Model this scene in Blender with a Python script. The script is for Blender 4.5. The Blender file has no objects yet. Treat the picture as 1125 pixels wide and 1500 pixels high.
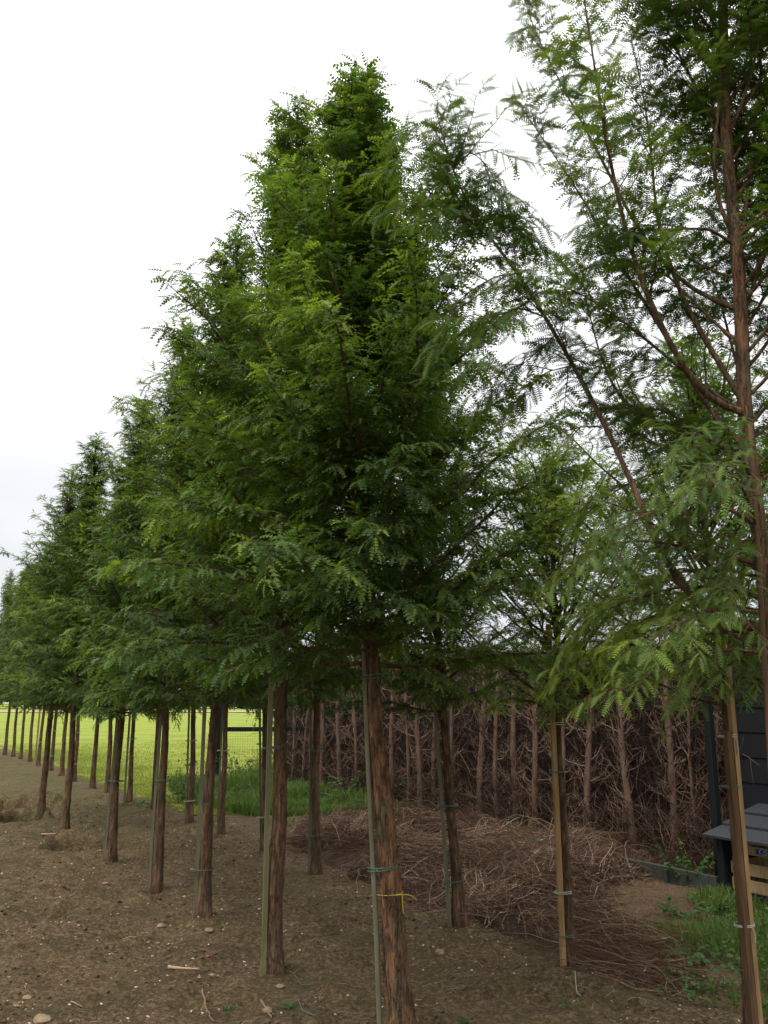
import bpy, math, random
import numpy as np
from mathutils import Vector, Matrix

# ------------------------------------------------------------------ camera, world, sun
sc = bpy.context.scene
H_CAM = 1.65
F_PX = 1297.0
PITCH = math.atan((1029 - 750) / F_PX)
cam_d = bpy.data.cameras.new('camera')
cam_d.sensor_fit = 'VERTICAL'
cam_d.sensor_height = 24.0
cam_d.lens = F_PX / 1500 * 24.0
cam_d.clip_start = 0.05
cam_d.clip_end = 3000
cam = bpy.data.objects.new('camera', cam_d)
sc.collection.objects.link(cam)
cam.location = (0, 0, H_CAM)
cam.rotation_euler = (math.pi / 2 + PITCH, 0, 0)
sc.camera = cam

SUN_EL, SUN_AZ = 55.0, 215.0            # high, from behind the viewer, veiled by cloud
world = bpy.data.worlds.new('World')
sc.world = world
world.use_nodes = True
wt = world.node_tree
wt.nodes.clear()
wn = wt.nodes.new
out = wn('ShaderNodeOutputWorld')
sky = wn('ShaderNodeTexSky'); sky.sky_type = 'NISHITA'; sky.sun_disc = False
sky.sun_elevation = math.radians(SUN_EL); sky.sun_rotation = math.radians(SUN_AZ)
bg1 = wn('ShaderNodeBackground'); bg1.inputs['Strength'].default_value = 0.10
wt.links.new(sky.outputs[0], bg1.inputs[0])
tc = wn('ShaderNodeTexCoord')
sep = wn('ShaderNodeSeparateXYZ'); wt.links.new(tc.outputs['Generated'], sep.inputs[0])
mp = wn('ShaderNodeMapping'); mp.inputs['Scale'].default_value = (1.2, 1.2, 4.0)
wt.links.new(tc.outputs['Generated'], mp.inputs[0])
nz = wn('ShaderNodeTexNoise'); nz.inputs['Scale'].default_value = 1.6; nz.inputs['Detail'].default_value = 5
wt.links.new(mp.outputs[0], nz.inputs['Vector'])
add = wn('ShaderNodeMath'); add.operation = 'MULTIPLY_ADD'
wt.links.new(nz.outputs[0], add.inputs[0]); add.inputs[1].default_value = 0.25
wt.links.new(sep.outputs['Z'], add.inputs[2])
cr = wn('ShaderNodeValToRGB')
el = cr.color_ramp.elements
el[0].position = 0.10; el[0].color = (0.49, 0.50, 0.52, 1)
el[1].position = 0.95; el[1].color = (1.55, 1.55, 1.57, 1)
e = el.new(0.30); e.color = (0.56, 0.565, 0.58, 1)
e = el.new(0.48); e.color = (0.76, 0.76, 0.77, 1)
wt.links.new(add.outputs[0], cr.inputs[0])
bg2 = wn('ShaderNodeBackground'); bg2.inputs['Strength'].default_value = 1.12
wt.links.new(cr.outputs[0], bg2.inputs[0])
mx = wn('ShaderNodeMixShader'); mx.inputs[0].default_value = 0.93
wt.links.new(bg1.outputs[0], mx.inputs[1]); wt.links.new(bg2.outputs[0], mx.inputs[2])
wt.links.new(mx.outputs[0], out.inputs[0])

sun_d = bpy.data.lights.new('sun', 'SUN')
sun_d.energy = 1.3; sun_d.angle = math.radians(25); sun_d.color = (1.0, 0.97, 0.92)
sun = bpy.data.objects.new('sun', sun_d); sc.collection.objects.link(sun)
se, sa = math.radians(SUN_EL), math.radians(SUN_AZ)
sv = Vector((math.sin(sa) * math.cos(se), math.cos(sa) * math.cos(se), math.sin(se)))
sun.rotation_euler = sv.to_track_quat('Z', 'Y').to_euler()
sun.location = (0, 0, 30)

sc.view_settings.view_transform = 'Standard'
sc.view_settings.look = 'None'
sc.view_settings.exposure = 0.55
sc.view_settings.gamma = 1.0
sc.view_settings.use_curve_mapping = False
sc.render.engine = 'CYCLES'
sc.cycles.max_bounces = 6
sc.cycles.diffuse_bounces = 3
sc.cycles.transmission_bounces = 4
sc.cycles.transparent_max_bounces = 4
sc.cycles.caustics_reflective = False
sc.cycles.caustics_refractive = False

# ------------------------------------------------------------------ numeric helpers
DX, DY = -0.4923, 0.8704                     # direction in which the tree rows run
def RP(a, p):                                # along / across the rows -> x, y
    return a * DX + p * DY, a * DY - p * DX
def to_ap(x, y):
    return x * DX + y * DY, x * DY - y * DX
def ray(px, py):
    u = (px - 562.5) / F_PX; v = -(py - 750) / F_PX
    return u, math.cos(PITCH) - v * math.sin(PITCH), math.sin(PITCH) + v * math.cos(PITCH)
def GP(px, py):                              # ground point seen at a spot of the photo
    a, b, c = ray(px, py); t = -H_CAM / c
    return a * t, b * t
def at(px, py, Y):
    a, b, c = ray(px, py); t = Y / b
    return np.array([a * t, Y, H_CAM + c * t])

_lat = np.random.default_rng(5).random((256, 256))
def vnoise(x, y):
    x = np.asarray(x, float); y = np.asarray(y, float)
    xi = np.floor(x).astype(int); yi = np.floor(y).astype(int)
    fx = x - xi; fy = y - yi
    fx = fx * fx * (3 - 2 * fx); fy = fy * fy * (3 - 2 * fy)
    g = lambda i, j: _lat[i % 256, j % 256]
    return (g(xi, yi) * (1 - fx) + g(xi + 1, yi) * fx) * (1 - fy) + (g(xi, yi + 1) * (1 - fx) + g(xi + 1, yi + 1) * fx) * fy
def fbm(x, y, o=4):
    s = 0; a = 0.5
    for k in range(o):
        s = s + a * (vnoise(np.asarray(x) * 2 ** k + 17 * k, np.asarray(y) * 2 ** k + 9 * k) - .5); a *= .55
    return s

# ------------------------------------------------------------------ mesh helpers
def make_mesh(name, V, polys, mat, attrs=None, smooth=False):
    """V (n,3); polys = list of int arrays (m,k)"""
    me = bpy.data.meshes.new(name)
    V = np.ascontiguousarray(V, dtype=np.float32)
    polys = [np.asarray(p, dtype=np.int32) for p in polys if len(p)]
    nl = sum(p.size for p in polys); nf = sum(len(p) for p in polys)
    me.vertices.add(len(V)); me.vertices.foreach_set('co', V.ravel())
    me.loops.add(nl); me.polygons.add(nf)
    me.loops.foreach_set('vertex_index', np.concatenate([p.ravel() for p in polys]))
    sizes = np.concatenate([np.full(len(p), p.shape[1], np.int32) for p in polys])
    st = np.zeros(nf, np.int32); st[1:] = np.cumsum(sizes)[:-1]
    me.polygons.foreach_set('loop_start', st)
    me.polygons.foreach_set('use_smooth', np.full(nf, bool(smooth)))
    for k, a in (attrs or {}).items():
        at_ = me.attributes.new(k, 'FLOAT', 'POINT')
        at_.data.foreach_set('value', np.ascontiguousarray(a, dtype=np.float32))
    me.update(calc_edges=True)
    me.materials.append(mat)
    return me

def link(name, me, parent=None, loc=None, rot=None, **props):
    o = bpy.data.objects.new(name, me)
    sc.collection.objects.link(o)
    if parent is not None: o.parent = parent
    if loc is not None: o.location = loc
    if rot is not None: o.rotation_euler = rot
    for k, v in props.items(): o[k] = v
    return o
def empty(name, label, cat, loc=(0, 0, 0), rot=(0, 0, 0), group=None):
    o = bpy.data.objects.new(name, None); sc.collection.objects.link(o)
    o.location = loc; o.rotation_euler = rot; o.empty_display_size = .1
    o['label'] = label; o['category'] = cat
    if group: o['group'] = group
    return o
def copy_tree(o, parent=None):
    c = o.copy(); sc.collection.objects.link(c); c.parent = parent
    for ch in o.children: copy_tree(ch, c)
    return c

def norm(a):
    return a / np.maximum(np.linalg.norm(a, axis=-1, keepdims=True), 1e-9)

def tubes(P, R, S=4, cap=False):
    """P (N,K,3) polylines, R (N,K) radii -> verts, quads"""
    P = np.asarray(P, float); R = np.asarray(R, float)
    N, K, _ = P.shape
    T = np.empty_like(P)
    T[:, 1:-1] = P[:, 2:] - P[:, :-2]; T[:, 0] = P[:, 1] - P[:, 0]; T[:, -1] = P[:, -1] - P[:, -2]
    T = norm(T)
    main = norm(P[:, -1] - P[:, 0])
    ref = np.where(np.abs(main[:, 2:3]) > .8, np.array([[1., 0, 0]]), np.array([[0, 0, 1.]]))[:, None, :]
    A = norm(np.cross(T, ref)); B = np.cross(T, A)
    th = np.arange(S) * 2 * np.pi / S
    V = P[:, :, None, :] + R[:, :, None, None] * (np.cos(th)[None, None, :, None] * A[:, :, None, :] + np.sin(th)[None, None, :, None] * B[:, :, None, :])
    idx = np.arange(N * K * S).reshape(N, K, S)
    a = idx[:, :-1]; b = idx[:, 1:]
    q = np.stack([a, np.roll(a, -1, 2), np.roll(b, -1, 2), b], -1).reshape(-1, 4)
    polys = [q]
    if cap:
        polys.append(idx[:, -1]); polys.append(idx[:, 0, ::-1])
    return V.reshape(-1, 3), polys

class Soup:
    def __init__(s): s.V = []; s.P = {}; s.n = 0; s.T = []
    def add(s, V, polys, tint=0.5):
        for p in polys:
            p = np.asarray(p)
            if len(p): s.P.setdefault(p.shape[1], []).append(p + s.n)
        s.V.append(V); s.n += len(V)
        s.T.append(np.broadcast_to(np.asarray(tint, float), (len(V),)) if np.ndim(tint) < 1 else tint)
    def mesh(s, name, mat, smooth=False):
        return make_mesh(name, np.concatenate(s.V), [np.concatenate(v) for v in s.P.values()], mat, {'tint': np.concatenate(s.T)}, smooth)

def box_arr(x0, x1, y0, y1, z0, z1, bev=0.0):
    V = np.array([(x, y, z) for z in (z0, z1) for y in (y0, y1) for x in (x0, x1)], float)
    Fq = np.array([(0, 2, 3, 1), (4, 5, 7, 6), (0, 1, 5, 4), (2, 6, 7, 3), (0, 4, 6, 2), (1, 3, 7, 5)])
    return V, [Fq]
def bevel_box(name, x0, x1, y0, y1, z0, z1, mat, w=.004):
    import bmesh
    bm = bmesh.new()
    bmesh.ops.create_cube(bm, size=1)
    for v in bm.verts:
        v.co = Vector((x0 + (v.co.x + .5) * (x1 - x0), y0 + (v.co.y + .5) * (y1 - y0), z0 + (v.co.z + .5) * (z1 - z0)))
    bmesh.ops.bevel(bm, geom=list(bm.edges), offset=w, segments=1, affect='EDGES')
    me = bpy.data.meshes.new(name); bm.to_mesh(me); bm.free(); me.materials.append(mat)
    return me

# ------------------------------------------------------------------ material helpers
class M:
    def __init__(s, name):
        s.m = bpy.data.materials.new(name); s.m.use_nodes = True
        s.t = s.m.node_tree; s.t.nodes.clear()
        s.out = s.t.nodes.new('ShaderNodeOutputMaterial')
        s.b = s.t.nodes.new('ShaderNodeBsdfPrincipled')
        s.b.inputs['Roughness'].default_value = .9
        s.b.inputs['Specular IOR Level'].default_value = .25
        s.t.links.new(s.b.outputs[0], s.out.inputs[0])
    def n(s, t): return s.t.nodes.new(t)
    def l(s, a, b): s.t.links.new(a, b)
    def coord(s, scale=(1, 1, 1), kind='Object'):
        tc = s.n('ShaderNodeTexCoord'); mp = s.n('ShaderNodeMapping'); mp.inputs['Scale'].default_value = scale
        s.l(tc.outputs[kind], mp.inputs[0]); return mp.outputs[0]
    def geo(s, scale=(1, 1, 1)):
        g = s.n('ShaderNodeNewGeometry'); mp = s.n('ShaderNodeMapping'); mp.inputs['Scale'].default_value = scale
        s.l(g.outputs['Position'], mp.inputs[0]); return mp.outputs[0]
    def noise(s, vec, scale, detail=4, rough=.6):
        n = s.n('ShaderNodeTexNoise'); n.inputs['Scale'].default_value = scale
        n.inputs['Detail'].default_value = detail; n.inputs['Roughness'].default_value = rough
        s.l(vec, n.inputs['Vector']); return n.outputs[0]
    def vor(s, vec, scale, feat='F1', outp='Distance'):
        n = s.n('ShaderNodeTexVoronoi'); n.feature = feat; n.inputs['Scale'].default_value = scale
        s.l(vec, n.inputs['Vector']); return n.outputs[outp]
    def ramp(s, fac, stops):
        r = s.n('ShaderNodeValToRGB'); e = r.color_ramp.elements
        e[0].position, e[0].color = stops[0][0], (*stops[0][1], 1)
        e[1].position, e[1].color = stops[-1][0], (*stops[-1][1], 1)
        for p, c in stops[1:-1]:
            x = e.new(p); x.color = (*c, 1)
        s.l(fac, r.inputs[0]); return r.outputs[0]
    def mix(s, fac, a, b, mode='MIX'):
        m = s.n('ShaderNodeMix'); m.data_type = 'RGBA'; m.blend_type = mode
        if hasattr(fac, 'links'): s.l(fac, m.inputs['Factor'])
        else: m.inputs['Factor'].default_value = fac
        for q, k in ((a, 'A'), (b, 'B')):
            sock = [i for i in m.inputs if i.name == k and i.type == 'RGBA'][0]
            if hasattr(q, 'links'): s.l(q, sock)
            else: sock.default_value = (*q, 1)
        return [o for o in m.outputs if o.type == 'RGBA'][0]
    def math(s, op, a, b=0.0, c=None):
        m = s.n('ShaderNodeMath'); m.operation = op
        for i, q in enumerate((a, b) if c is None else (a, b, c)):
            if hasattr(q, 'links'): s.l(q, m.inputs[i])
            else: m.inputs[i].default_value = q
        return m.outputs[0]
    def attr(s, name='tint'):
        a = s.n('ShaderNodeAttribute'); a.attribute_name = name; return a.outputs['Fac']
    def rnd(s):
        return s.n('ShaderNodeObjectInfo').outputs['Random']
    def color(s, c): s.l(c, s.b.inputs['Base Color']) if hasattr(c, 'links') else setattr(s.b.inputs['Base Color'], 'default_value', (*c, 1)); return s
    def bump(s, h, strength=.5, dist=.01):
        b = s.n('ShaderNodeBump'); b.inputs['Strength'].default_value = strength; b.inputs['Distance'].default_value = dist
        s.l(h, b.inputs['Height']); s.l(b.outputs[0], s.b.inputs['Normal']); return s

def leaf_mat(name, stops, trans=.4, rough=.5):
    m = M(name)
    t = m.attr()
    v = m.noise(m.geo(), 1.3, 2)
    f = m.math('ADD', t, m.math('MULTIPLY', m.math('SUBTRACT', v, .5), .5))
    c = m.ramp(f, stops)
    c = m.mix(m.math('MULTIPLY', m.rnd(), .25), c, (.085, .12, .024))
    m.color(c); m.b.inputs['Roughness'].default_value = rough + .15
    m.b.inputs['Specular IOR Level'].default_value = .3
    tr = m.n('ShaderNodeBsdfTranslucent')
    c2 = m.mix(1.0, c, (1.4, 1.38, .50), 'MULTIPLY'); m.l(c2, tr.inputs[0])
    mxn = m.n('ShaderNodeMixShader'); mxn.inputs[0].default_value = trans
    m.l(m.b.outputs[0], mxn.inputs[1]); m.l(tr.outputs[0], mxn.inputs[2]); m.l(mxn.outputs[0], m.out.inputs[0])
    return m.m

LEAF = leaf_mat('feathery_needle_foliage', [(0.0, (.038, .080, .024)), (.35, (.070, .130, .030)), (.65, (.116, .186, .036)), (.85, (.172, .246, .042)), (1.0, (.23, .31, .042))])
LEAFP = leaf_mat('young_needle_foliage', [(0.0, (.05, .10, .028)), (.5, (.10, .19, .04)), (1.0, (.20, .28, .06))], .45)
GRASS = leaf_mat('grass_blades', [(0.0, (.035, .070, .016)), (.4, (.065, .135, .022)), (.8, (.13, .20, .032)), (1.0, (.25, .25, .08))], .35)
MEADOW = leaf_mat('meadow_grass_blades', [(0.0, (.10, .165, .022)), (.5, (.19, .25, .035)), (1.0, (.29, .31, .06))], .35)
WEED = leaf_mat('weed_leaves', [(0.0, (.035, .080, .022)), (.5, (.065, .135, .032)), (1.0, (.12, .21, .04))], .35)

def bark_mat(name, red=.5, moss=.3):
    m = M(name)
    co = m.coord((1, 1, .24))
    warp = m.noise(m.coord((1, 1, .5)), 6, 3)
    n1 = m.noise(co, 30, 7, .68)
    n2 = m.noise(m.coord((1, 1, .38)), 13, 5, .7)
    n3 = m.noise(m.coord((1, 1, .3)), 120, 4, .7)
    crack = m.ramp(m.noise(m.coord((1.3, 1.3, .17)), 26, 5, .7), [(.475, (1, 1, 1)), (.50, (0, 0, 0)), (.525, (1, 1, 1))])
    base = m.ramp(n1, [(.30, (.035, .022, .012)), (.45, (.088, .056, .030)), (.56, (.145, .094, .052)), (.72, (.22, .155, .09))])
    redc = m.ramp(n1, [(.30, (.075, .034, .018)), (.5, (.205, .094, .046)), (.70, (.33, .17, .085))])
    f = m.math('MULTIPLY', m.ramp(n2, [(.47, (0, 0, 0)), (.55, (1, 1, 1))]), red)
    c = m.mix(f, base, redc)
    c = m.mix(m.math('MULTIPLY', m.math('SUBTRACT', 1.0, crack), .30), c, (.022, .014, .009))
    g = m.ramp(m.noise(m.coord((1, 1, .5)), 4.2, 3), [(.45, (0, 0, 0)), (.7, (1, 1, 1))])
    c = m.mix(m.math('MULTIPLY', g, moss), c, (.085, .088, .032))
    c = m.mix(m.math('MULTIPLY', m.rnd(), .35), c, (.085, .055, .034))
    m.color(c)
    h = m.math('ADD', m.math('ADD', n1, m.math('MULTIPLY', n3, .5)), m.math('MULTIPLY', crack, .6))
    m.bump(h, 1.0, .014)
    m.b.inputs['Roughness'].default_value = .85
    return m.m
BARK = bark_mat('stringy_brown_bark', .60, .38)
BARKR = bark_mat('peeling_red_bark', 1.0, .22)
LIMB = bark_mat('limb_bark', .35, .15)

def wood_mat(name, c1, c2, moss=None, mossamt=0., rough=.8):
    m = M(name)
    n = m.noise(m.coord((1, 1, .07)), 60, 4)
    c = m.ramp(n, [(.3, c1), (.7, c2)])
    b = m.noise(m.coord((1, 1, .4)), 5, 3)
    c = m.mix(m.ramp(b, [(.45, (0, 0, 0)), (.75, (.55, .55, .55))]), c, tuple(q * .45 for q in c1))
    if moss: c = m.mix(m.math('MULTIPLY', m.ramp(m.noise(m.coord((1, 1, .3)), 3, 3), [(.35, (0, 0, 0)), (.6, (1, 1, 1))]), mossamt), c, moss)
    m.color(c); m.bump(n, .5, .004); m.b.inputs['Roughness'].default_value = rough
    return m.m
STAKE_GREY = wood_mat('weathered_grey_stake', (.10, .085, .06), (.22, .19, .14), (.09, .11, .035), .6)
STAKE_GREEN = wood_mat('mossy_green_stake', (.11, .098, .050), (.23, .20, .115), (.10, .115, .035), .6)
STAKE_TAN = wood_mat('tan_softwood_stake', (.20, .115, .045), (.37, .235, .115))
STAKE_BROWN = wood_mat('brown_sawn_stake', (.055, .030, .014), (.15, .082, .040))
CRATE = wood_mat('pale_crate_wood', (.30, .19, .095), (.46, .33, .19))
BLACKW = M('black_stained_boards')
_n = BLACKW.noise(BLACKW.geo((2, 2, 30)), 9, 5)
BLACKW.color(BLACKW.ramp(_n, [(.3, (.006, .0065, .008)), (.7, (.012, .013, .016))])); BLACKW.bump(_n, .25, .002); BLACKW.b.inputs['Roughness'].default_value = .7
BLACKW = BLACKW.m
ROOFW = M('dark_felted_roof_boards')
_n = ROOFW.noise(ROOFW.geo(), 40, 6, .7)
ROOFW.color(ROOFW.ramp(_n, [(.3, (.020, .021, .025)), (.7, (.046, .048, .055))])); ROOFW.bump(_n, .6, .003); ROOFW.b.inputs['Roughness'].default_value = .62
ROOFW = ROOFW.m
def plain(name, c, rough=.6, metal=0.):
    m = M(name)
    n = m.noise(m.geo(), 30, 3)
    m.color(m.mix(m.math('MULTIPLY', n, .5), c, tuple(q * .6 for q in c))); m.b.inputs['Roughness'].default_value = rough
    m.b.inputs['Metallic'].default_value = metal
    return m.m
POSTG = plain('dark_green_painted_steel', (.006, .010, .010), .65)
TIEG = plain('green_tie_tape', (.06, .15, .11), .5)
TIEW = plain('pale_tie_tape', (.36, .37, .28), .5)
TIEY = plain('yellow_string', (.42, .30, .03), .7)
BLUE = M('blue_crate_label')
_n = BLUE.noise(BLUE.geo((1, 1, 1)), 90, 1)
BLUE.color(BLUE.ramp(_n, [(.56, (.02, .05, .17)), (.60, (.45, .48, .50))])); BLUE = BLUE.m

def twig_mat(name, a, b, c):
    m = M(name)
    t = m.attr(); n = m.noise(m.geo(), 14, 3)
    f = m.math('ADD', m.math('MULTIPLY', t, .75), m.math('MULTIPLY', n, .3))
    m.color(m.ramp(f, [(.1, a), (.55, b), (.95, c)])); m.b.inputs['Roughness'].default_value = .85
    return m.m
TWIG = twig_mat('dead_brown_twigs', (.045, .026, .016), (.170, .102, .064), (.46, .32, .21))
HTWIG = twig_mat('hedge_dead_twigs', (.018, .010, .007), (.074, .042, .027), (.32, .21, .145))
HBARK = twig_mat('hedge_trunk_bark', (.090, .053, .038), (.165, .102, .072), (.25, .17, .12))

# ------------------------------------------------------------------ ground
HOLES = [((100, 1246), .24, .18, .5), ((30, 1203), .26, .18, .5), ((4, 1181), .6, .26, .6)]
ROW1 = [(590, 1554), (400, 1428), (298, 1355), (228, 1308), (162, 1268), (94, 1220), (60, 1200)]
ROW2 = [(1104, 1535), (835, 1428), (673, 1362), (463, 1280), (388, 1253), (324, 1226), (278, 1210), (225, 1188), (189, 1176), (157, 1163),
        (135, 1156), (108, 1145), (90, 1136), (74, 1130), (56, 1122), (43, 1117), (30, 1113), (19, 1109), (7, 1106)]
ROW1W = [GP(*q) for q in ROW1]; ROW2W = [GP(*q) for q in ROW2]
def ground_z(x, y):
    x = np.asarray(x, float); y = np.asarray(y, float)
    near = np.clip(1.25 - np.hypot(x, y - 4) / 34, 0.12, 1)
    a, p = to_ap(x, y)
    soil = 1 / (1 + np.exp(-(4.25 - p) * 5))
    z = .09 * fbm(x * .7, y * .7, 3) + near * (.30 + .70 * soil) * (.12 * fbm(x * 3.1, y * 3.1, 3) + .080 * fbm(x * 8 + 5, y * 8, 2))
    cl = np.clip(vnoise(x * 13, y * 13) - .62, 0, 1) * np.clip(vnoise(x * 3 + 40, y * 3) - .3, 0, 1)
    z = z + near * .16 * cl
    for (hx, hy), l, w, d in HOLES:
        cx, cy = GP(hx, hy)
        ua = (x - cx) + .25 * (y - cy); ub = (y - cy) - .3 * (x - cx) + .05 * np.sin(ua * 14)
        r = np.sqrt((ua / l) ** 2 + (ub / (w * 1.7)) ** 2)
        r = r + .25 * (vnoise(x * 8, y * 8) - .5)
        z = z - d * np.clip((1.1 - r) * 4, 0, 1) + .11 * np.where(ub > -.05, 1, .15) * np.exp(-((r - 1.45) / .25) ** 2) * (.3 + 1.2 * vnoise(x * 9, y * 9))
    for (tx, ty) in ROW1W[:7] + ROW2W[:8]:
        r2 = (x - tx) ** 2 + (y - ty) ** 2
        z = z + .035 * np.exp(-r2 / .05)
    return z
def gz(x, y): return float(ground_z(x, y))

def graded(segs):
    o = []
    for a, b, n in segs: o.append(np.linspace(a, b, n, endpoint=False))
    o.append([segs[-1][1]]); return np.concatenate(o)
gx = graded([(-1500, -200, 6), (-200, -40, 14), (-40, -12, 40), (-12, -8, 34), (-8, 3.6, 310), (3.6, 8, 30), (8, 40, 16), (40, 200, 8), (200, 1500, 6)])
gy = graded([(-300, -10, 6), (-10, 2.5, 20), (2.5, 9, 215), (9, 16.5, 150), (16.5, 34, 50), (34, 80, 30), (80, 300, 16), (300, 2400, 8)])
X, Y = np.meshgrid(gx, gy)
Z = ground_z(X, Y)
V = np.stack([X, Y, Z], -1).reshape(-1, 3)
ny, nx = X.shape
I = np.arange(nx * ny).reshape(ny, nx)
Q = np.stack([I[:-1, :-1], I[:-1, 1:], I[1:, 1:], I[1:, :-1]], -1).reshape(-1, 4)

g = M('soil_and_meadow')
pos = g.geo()
sepn = g.n('ShaderNodeSeparateXYZ'); g.l(pos, sepn.inputs[0])
xs, ys = sepn.outputs[0], sepn.outputs[1]
perp = g.math('SUBTRACT', g.math('MULTIPLY', xs, DY), g.math('MULTIPLY', ys, DX))
alng = g.math('ADD', g.math('MULTIPLY', xs, DX), g.math('MULTIPLY', ys, DY))
n_big = g.noise(pos, 1.1, 4); n_mid = g.noise(pos, 6, 6, .7); n_fin = g.noise(pos, 34, 6, .75); n_vf = g.noise(pos, 160, 4, .7)
soil = g.ramp(n_mid, [(.32, (.042, .026, .012)), (.48, (.100, .066, .031)), (.60, (.170, .118, .060)), (.70, (.25, .18, .10))])
soil = g.mix(g.ramp(n_big, [(.42, (0, 0, 0)), (.62, (.75, .75, .75))]), soil, (.185, .128, .064))
soil = g.mix(.55, soil, g.ramp(n_fin, [(.38, (.020, .012, .006)), (.5, (.105, .072, .036)), (.62, (.30, .22, .125))]))
mossf = g.ramp(g.noise(pos, 2.3, 5, .7), [(.50, (0, 0, 0)), (.66, (.6, .6, .6))])
soil = g.mix(mossf, soil, (.070, .064, .024))
chip = g.vor(pos, 46)
chipm = g.ramp(chip, [(.07, (1, 1, 1)), (.13, (0, 0, 0))])
chipr = g.vor(pos, 46, 'F1', 'Color')
sp = g.n('ShaderNodeSeparateColor'); g.l(chipr, sp.inputs[0])
chipm = g.math('MULTIPLY', chipm, g.math('GREATER_THAN', sp.outputs[0], .80))
soil = g.mix(chipm, soil, (.33, .27, .18))
fallen = g.noise(g.geo((1, 1, 1)), 75, 3, .8)
litter = g.math('MULTIPLY', g.ramp(perp, [(.0, (0, 0, 0)), (.1, (0, 0, 0))]) if False else g.ramp(g.math('MULTIPLY', perp, .1), [(.40, (0, 0, 0)), (.50, (1, 1, 1))]), .6)
soil = g.mix(litter, soil, g.ramp(fallen, [(.35, (.055, .033, .018)), (.5, (.145, .090, .048)), (.66, (.29, .19, .105))]))
gr = g.ramp(g.noise(pos, .35, 5, .6), [(.34, (.165, .225, .026)), (.50, (.225, .270, .032)), (.60, (.275, .290, .050)), (.72, (.33, .28, .11))])
gr = g.mix(g.math('MULTIPLY', g.ramp(g.noise(g.geo((1, 1, 1)), 9, 5, .7), [(.3, (1, 1, 1)), (.65, (0, 0, 0))]), .38), gr, (.115, .185, .020))
wob = g.math('MULTIPLY', g.math('SUBTRACT', g.noise(pos, 1.6, 4, .7), .5), 1.3)
pw = g.math('ADD', perp, wob)
aw = g.math('ADD', alng, wob)
m1 = g.math('MULTIPLY', g.math('GREATER_THAN', pw, 4.45), g.math('GREATER_THAN', aw, 13.3))
m2 = g.math('GREATER_THAN', pw, 9.2)
m3 = g.math('MULTIPLY', g.math('GREATER_THAN', pw, 5.55), g.math('LESS_THAN', aw, 4.9))
m5 = g.math('GREATER_THAN', aw, 36)
fm = g.math('MAXIMUM', g.math('MAXIMUM', m1, m2), g.math('MAXIMUM', m3, m5))
# thin green film on the bare soil at the far left
film = g.math('MULTIPLY', g.math('MULTIPLY', g.ramp(g.math('MULTIPLY', alng, .03), [(.30, (0, 0, 0)), (.5, (1, 1, 1))]), g.ramp(g.noise(pos, 1.5, 5, .75), [(.42, (0, 0, 0)), (.6, (1, 1, 1))])), .55)
soil = g.mix(film, soil, (.075, .10, .025))
g.color(g.mix(fm, soil, gr))
hh = g.math('ADD', g.math('MULTIPLY', n_fin, .7), g.math('MULTIPLY', n_vf, .3))
g.bump(hh, 1.0, .042)
g.b.inputs['Specular IOR Level'].default_value = .15
link('ground', make_mesh('ground', V, [Q], g.m, smooth=True), kind='structure')

# distant pale track at the end of the meadow
def sheet(name, pts, mat, z):
    V = [(x, y, z) for x, y in pts]
    return link(name, make_mesh(name, np.array(V, float), [np.array([list(range(len(pts)))])], mat), kind='structure')
sheet('path', [(-130, 150), (60, 150), (60, 172), (-130, 172)], plain('pale_dry_track', (.42, .31, .24), .9), .12)

# ------------------------------------------------------------------ tree builder
def feather(pairs, wid, fwd=.55, tipw=.55):
    """a deciduous branchlet: a thin midrib with two ranks of needles. x = along, y = across"""
    V = []; F3 = []; bend = lambda x: -.22 * x * x
    for i in range(pairs):
        x0 = .05 + .93 * i / pairs
        L = .20 * math.sin(math.pi * (.18 + .72 * (i + .5) / pairs)) ** .6 * (1.0 if i < pairs - 2 else tipw + .2)
        for s in (-1, 1):
            k = len(V)
            V += [(x0, 0, bend(x0)), (x0 + wid, 0, bend(x0 + wid)), (x0 + wid * .5 + L * fwd, s * L, bend(x0) - .03)]
            F3.append((k, k + 1, k + 2) if s > 0 else (k, k + 2, k + 1))
    k = len(V)
    V += [(0, -.008, 0), (0, .008, 0), (1.0, 0, bend(1))]
    F3.append((k, k + 2, k + 1))
    return np.array(V), np.array(F3)
F_NEAR = feather(9, .078); F_MID = feather(5, .165); F_FAR = feather(5, .175)

def stamp(tpl, O, Dv, N, S, bend=None):
    Vt, Ft = tpl
    Xa = norm(Dv); Ya = norm(np.cross(N, Xa)); Za = np.cross(Xa, Ya)
    W = O[:, None, :] + S[:, None, None] * (Vt[None, :, 0:1] * Xa[:, None] + Vt[None, :, 1:2] * Ya[:, None] + Vt[None, :, 2:3] * Za[:, None] * (1 if bend is None else bend[:, None, None]))
    n = len(O); k = len(Vt)
    F = (Ft[None] + (np.arange(n) * k)[:, None, None]).reshape(-1, 3)
    return W.reshape(-1, 3), F

def interp_poly(P, s):
    """P (K,3), s in 0..1 array -> points and tangents"""
    K = len(P); t = np.clip(s, 0, .9999) * (K - 1); i = t.astype(int); f = (t - i)[:, None]
    return P[i] * (1 - f) + P[i + 1] * f, norm(P[i + 1] - P[i])

def smooth_poly(P, K):
    P = np.asarray(P, float)
    d = np.concatenate([[0], np.cumsum(np.linalg.norm(np.diff(P, axis=0), axis=1))]); d /= d[-1]
    t = np.linspace(0, 1, K)
    Q = np.stack([np.interp(t, d, P[:, j]) for j in range(3)], 1)
    for _ in range(2):
        Q[1:-1] = .25 * Q[:-2] + .5 * Q[1:-1] + .25 * Q[2:]
    return Q

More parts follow.
